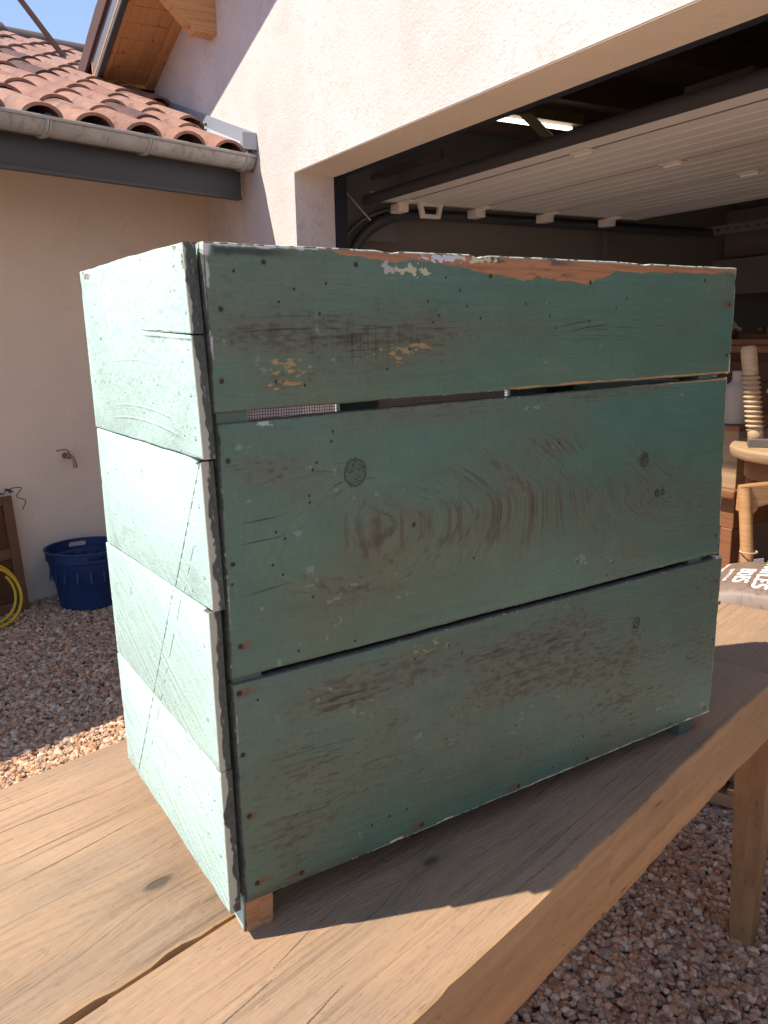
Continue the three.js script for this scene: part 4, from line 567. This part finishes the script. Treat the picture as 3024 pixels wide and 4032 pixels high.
{
  const t = thing('round_table', 'round oak pedestal table holding the wooden screw', 'table', [-1.60, 0.04, -2.60]);
  const ed = lathe([[0, 0], [0.27, 0], [0.283, 0.006], [0.285, 0.03], [0.278, 0.04], [0, 0.04]], 56); muv(ed); part(t, 'top', ed, oakPale, [0, 0.915, 0]);
  for (const [x, z] of [[-0.198, 0.095], [0.11, -0.2], [-0.1, -0.21], [0.23, 0.02]]) part(t, 'leg', bar(V(x * 1.05, -0.02, z * 1.05), V(x * 0.95, 0.914, z * 0.95), 0.016, 0.02), oakRed);
  part(t, 'apron', lathe([[0.215, 0.85], [0.235, 0.85], [0.235, 0.914], [0.215, 0.914]], 40), oakRed);
  // big wooden screw with its handle
  const s = thing('wooden_screw', 'large turned wooden press screw leaning on the round table', 'press screw', [-1.722, 1.012, -2.42]); s.scale.setScalar(0.87);
  const tilt = new THREE.Matrix4().makeRotationAxis(V(0.845, 0, 0.494).normalize(), 0); const q = new THREE.Quaternion().setFromUnitVectors(V(0, 1, 0), V(-0.125, 0.98, 0.06).normalize());
  const pos = [], idx = [], NA = 28, turns = 11, NZ = turns * 10, h0 = 0.045, h1 = 0.245;
  for (let j = 0; j <= NZ; j++) for (let i = 0; i <= NA; i++) { const a = i / NA * 6.2832, hh = mix(h0, h1, j / NZ), ph = ((j / NZ * turns - i / NA) % 1 + 1) % 1, r = 0.0225 + 0.012 * (1 - Math.abs(ph * 2 - 1)) ; pos.push(r * Math.cos(a), hh, r * Math.sin(a)); }
  for (let j = 0; j < NZ; j++) for (let i = 0; i < NA; i++) { const a = j * (NA + 1) + i, b = a + NA + 1; idx.push(a, b, a + 1, b, b + 1, a + 1); }
  let g = new THREE.BufferGeometry(); g.setAttribute('position', new THREE.Float32BufferAttribute(pos, 3)); g.setIndex(idx); g.setAttribute('uv', new THREE.Float32BufferAttribute(pos.filter((_, i) => i % 3 !== 2), 2)); g.computeVertexNormals(); g.applyQuaternion(q);
  const box2 = stdT(rep(oakS, 3, 3), 0.0004, 0.45, { color: lin(1.25, 1.5, 1.7) });
  part(s, 'thread', g, box2);
  const top = lathe([[0.0, 0.355], [0.018, 0.355], [0.026, 0.349], [0.0285, 0.338], [0.0275, 0.25], [0.025, 0.243], [0, 0.243]], 28); top.applyQuaternion(q); part(s, 'head', muv(top), box2);
  const bt = lathe([[0, 0.0], [0.028, 0.0], [0.027, 0.05], [0, 0.05]], 28); bt.applyQuaternion(q); part(s, 'shank', muv(bt), box2);
  part(s, 'base_block', rbox(0.09, 0.03, 0.07, 0.003), std(0.13, 0.105, 0.09, 0.6), [0.02, -0.004, 0.0], [0, 0.7, 0]);
  const hd = lathe([[0, 0], [0.007, 0], [0.008, 0.03], [0.013, 0.045], [0.016, 0.062], [0.012, 0.08], [0, 0.085]], 20); hd.rotateZ(-Math.PI / 2); hd.rotateY(0.9); hd.translate(0.008, 0.185, -0.03); part(s, 'handle', hd, box2);
}
{
  const c = thing('dining_chair', 'honey coloured wooden chair with a paper tag in the doorway', 'chair', [-1.503, 0.02, -2.414], 1.04);
  const m = stdT(rep(oakS, 1.6, 1.6, 0.5, 0.5), 0.0004, 0.45, { color: lin(1.15, 1.05, 0.85) });
  const W3 = 0.19; const post = (x, s) => { const g = tube([[x, 0, 0.03], [x, 0.42, 0], [x, 0.62, -0.005], [x, 0.86, -0.06]], 0.021, 30, 8); part(c, 'back_post', muv(g), m); };
  post(-W3); post(W3);
  const sh = new THREE.Shape(); sh.moveTo(-W3 - 0.02, -0.05); sh.quadraticCurveTo(-W3 + 0.03, -0.085, -W3 + 0.045, -0.04); sh.quadraticCurveTo(0, 0.0, W3 - 0.045, -0.04); sh.quadraticCurveTo(W3 - 0.03, -0.085, W3 + 0.02, -0.05); sh.lineTo(W3 + 0.018, 0.03); sh.quadraticCurveTo(0, 0.055, -W3 - 0.018, 0.03); sh.closePath();
  const tr = extr(sh, 0.026, 0.006); part(c, 'top_rail', muv(tr), m, [0, 0.84, -0.075]);
  part(c, 'seat', rbox(0.40, 0.03, 0.27, 0.01), m, [0, 0.44, -0.14]);
  for (const x of [-0.18, 0.18]) part(c, 'front_leg', bar(V(x, 0, -0.25), V(x, 0.43, -0.25), 0.015, 0.02), m);
  part(c, 'seat_rail', span(-0.17, 0.17, 0.37, 0.42, -0.02, 0.0, 0.004), m);
  const [px, pz] = [-1.503 - W3 * Math.cos(1.04), -2.414 + W3 * Math.sin(1.04)];
  const tg = thing('paper_tag', 'white paper tag tied to the chair back with string', 'tag', [px, 0.68, pz]);
  part(tg, 'string', new THREE.TorusGeometry(0.025, 0.0025, 6, 24).rotateX(Math.PI / 2), std(0.5, 0.36, 0.24, 0.9), [0, 0.01, 0]);
  part(tg, 'card', (() => { const g = new THREE.BoxGeometry(0.03, 0.075, 0.001, 1, 6, 1), p = g.attributes.position; for (let i = 0; i < p.count; i++) p.setZ(i, p.getZ(i) + 3.5 * p.getY(i) ** 2); g.computeVertexNormals(); return g; })(), std(0.75, 0.78, 0.85, 0.6), [0.04, -0.04, 0.0], [0, 1.0, 0.12]);
}
{
  tag(part(scene, 'tool_handle', bar(V(-1.72, 0.30, -2.16), V(-1.40, 0.97, -2.42), 0.014, 0.012), std(0.28, 0.2, 0.15, 0.6)), 'greyed wooden tool handle slanting behind the pellet sacks', 'tool');
  const pan = thing('metal_bucket', 'grey metal bucket behind the topmost pellet sack', 'bucket', [-1.30, 0.40, -2.78]);
  part(pan, 'stand', span(-0.13, 0.13, -0.38, -0.002, -0.13, 0.13, 0.004), walnut);
  part(pan, 'bowl', lathe([[0, 0.004], [0.1, 0.004], [0.135, 0.2], [0.14, 0.204], [0.132, 0.2], [0.097, 0.012], [0, 0.012]], 36), steel);
  // dark carved cupboard
  const c = thing('carved_cupboard', 'dark carved cupboard with scrolled crest at the back', 'cupboard', [-2.2, 0.02, -3.9]);
  part(c, 'body', span(-0.75, 0.75, 0.06, 1.24, -0.25, 0.22, 0.004), walnut); part(c, 'plinth', span(-0.77, 0.77, 0, 0.06, -0.26, 0.24), walnut);
  part(c, 'cornice', mergeGeometries([span(-0.8, 0.8, 1.24, 1.275, -0.27, 0.26, 0.008), span(-0.77, 0.77, 1.275, 1.305, -0.26, 0.235, 0.006)]), oakRed);
  for (const s of [-1, 1]) { const d = part(c, 'door', span(s * 0.36 - 0.33, s * 0.36 + 0.33, 0.1, 1.2, 0.221, 0.24, 0.004), walnut); part(d, 'panel', span(s * 0.36 - 0.24, s * 0.36 + 0.24, 0.2, 1.1, 0.241, 0.25, 0.003), walnut); }
  const cr = []; const tor = (x, y, r, a = 6.28, rot = 0) => cr.push(new THREE.TorusGeometry(r, 0.014, 8, 24, a).rotateZ(rot).translate(x, y, 0)); const sp = (x, y, r) => cr.push(new THREE.SphereGeometry(r, 12, 8).translate(x, y, 0));
  for (const s of [-1, 1]) { tor(s * 0.08, 0.06, 0.05); tor(s * 0.2, 0.045, 0.04); tor(s * 0.31, 0.035, 0.032); tor(s * 0.43, 0.03, 0.028, 4.5); sp(s * 0.14, 0.085, 0.02); sp(s * 0.255, 0.07, 0.018); sp(s * 0.37, 0.055, 0.018); sp(s * 0.5, 0.04, 0.016); cr.push(bar(V(s * 0.02, 0.01, 0), V(s * 0.6, 0.008, 0), 0.016)); } sp(0, 0.12, 0.03);
  part(c, 'crest', mergeGeometries(cr).scale(1.05, 1.15, 1), walnut, [0.06, 1.305, 0.18]);
  const bx = thing('packing_box', 'small blue and white packing box on a dark stand', 'box', [-1.58, 0.0, -3.05]);
  part(bx, 'stand', span(-0.25, 0.25, 0.021, 0.95, -0.15, 0.15, 0.004), walnut); part(bx, 'carton', span(-0.14, 0.2, 0.951, 1.06, -0.1, 0.1, 0.003), std(0.02, 0.05, 0.22, 0.5)); part(bx, 'lid', span(-0.14, 0.2, 1.061, 1.12, -0.1, 0.1, 0.003), std(0.6, 0.62, 0.66, 0.5));
  const pl = thing('dried_plant', 'small pale green dried plant on top of the dark cupboard', 'plant', [-2.86, 1.325, -3.75]);
  const lv = []; for (let i = 0; i < 26; i++) { const a = rr(0, 6.28), r = rr(0.04, 0.1), t = rr(0.02, 0.12); const g = new THREE.ConeGeometry(0.008, 0.09, 5).scale(1, 1, 0.25); g.rotateZ(rr(0.6, 1.5)); g.rotateY(a); g.translate(Math.cos(a) * r * 0.6, t, Math.sin(a) * r * 0.6); lv.push(g); }
  part(pl, 'foliage', mergeGeometries(lv).scale(0.7, 0.55, 0.7).translate(0, 0.03, 0), std(0.26, 0.25, 0.14, 0.8)); part(pl, 'pot', lathe([[0, 0], [0.03, 0], [0.04, 0.05], [0.035, 0.05], [0, 0.045]], 20), walnut);
}

// ------------------------------------------------------------------ gravel stones
{
  const root = new THREE.Group(); root.name = 'gravel'; root.userData = { kind: 'stuff', label: 'pinkish tan crushed gravel covering the yard', category: 'gravel' }; scene.add(root);
  const kinds = []; for (let k = 0; k < 5; k++) { const g = new THREE.IcosahedronGeometry(1, 1), p = g.attributes.position, v = V(); for (let i = 0; i < p.count; i++) { v.fromBufferAttribute(p, i); const n = 0.72 + 0.6 * vn(v.x * 1.6 + k * 7 + 9, v.y * 1.6 + v.z * 2.3 + k * 3 + 9, k); p.setXYZ(i, v.x * n * 1.15, v.y * n * 0.72, v.z * n * 0.95); } g.computeVertexNormals(); kinds.push(g); }
  const cols = [[0.48, 0.29, 0.19], [0.40, 0.235, 0.15], [0.55, 0.38, 0.27], [0.33, 0.25, 0.205], [0.27, 0.15, 0.095], [0.58, 0.45, 0.35], [0.43, 0.22, 0.125], [0.46, 0.32, 0.235]].map((c) => [c[0] * 1.2, c[1] * 1.17, c[2] * 1.06]);
  const zones = [[-1.75, -0.55, -1.97, -0.75, 17500, 0.0040, 0.0092], [-4.95, -2.2, -1.75, 0.5, 10500, 0.0046, 0.0104], [-2.2, -1.75, -1.97, 0.5, 6000, 0.007, 0.0115], [-0.55, 1.2, -1.97, 0.6, 3600, 0.007, 0.0115], [-1.75, -0.55, -0.75, 0.6, 4500, 0.007, 0.0115]];
  const list = kinds.map(() => []);
  for (const [x0, x1, z0, z1, dens, a, b] of zones) { const n = Math.round((x1 - x0) * (z1 - z0) * dens); for (let i = 0; i < n; i++) { const x = rr(x0, x1), z = rr(z0, z1); if (z < FZ && x < -3.82) continue; const [lx, lz] = [(x + 5.109) * Math.cos(LH) - (z - FZ) * Math.sin(LH), (x + 5.109) * Math.sin(LH) + (z - FZ) * Math.cos(LH)]; if (lz < 0.01) continue; list[Math.floor(rnd() * 5)].push([x, z, rr(a, b) * (rnd() < 0.05 ? 1.6 : 1)]); } }
  const mt = new THREE.Matrix4(), q = new THREE.Quaternion(), e = new THREE.Euler(), col = new THREE.Color();
  const mat = std(1, 1, 1, 0.95);
  list.forEach((l, k) => {
    const im = new THREE.InstancedMesh(kinds[k], mat, l.length); im.name = 'stones'; im.castShadow = im.receiveShadow = true;
    l.forEach(([x, z, s], i) => { e.set(rr(-0.6, 0.6), rr(0, 6.28), rr(-0.6, 0.6)); q.setFromEuler(e); const y = -0.006 + rnd() * 0.012 + 0.006 * (fbm(x * 2.5, z * 2.5, 5, 2) - 0.5) * 2; mt.compose(V(x, y, z), q, V(s * rr(0.8, 1.25), s, s * rr(0.8, 1.2))); im.setMatrixAt(i, mt); const c = cols[Math.floor(rnd() * cols.length)], t = rr(0.78, 1.15); col.setRGB(c[0] * t, c[1] * t, c[2] * t); im.setColorAt(i, col); });
    root.add(im);
  });
}
renderer.render(scene, camera);
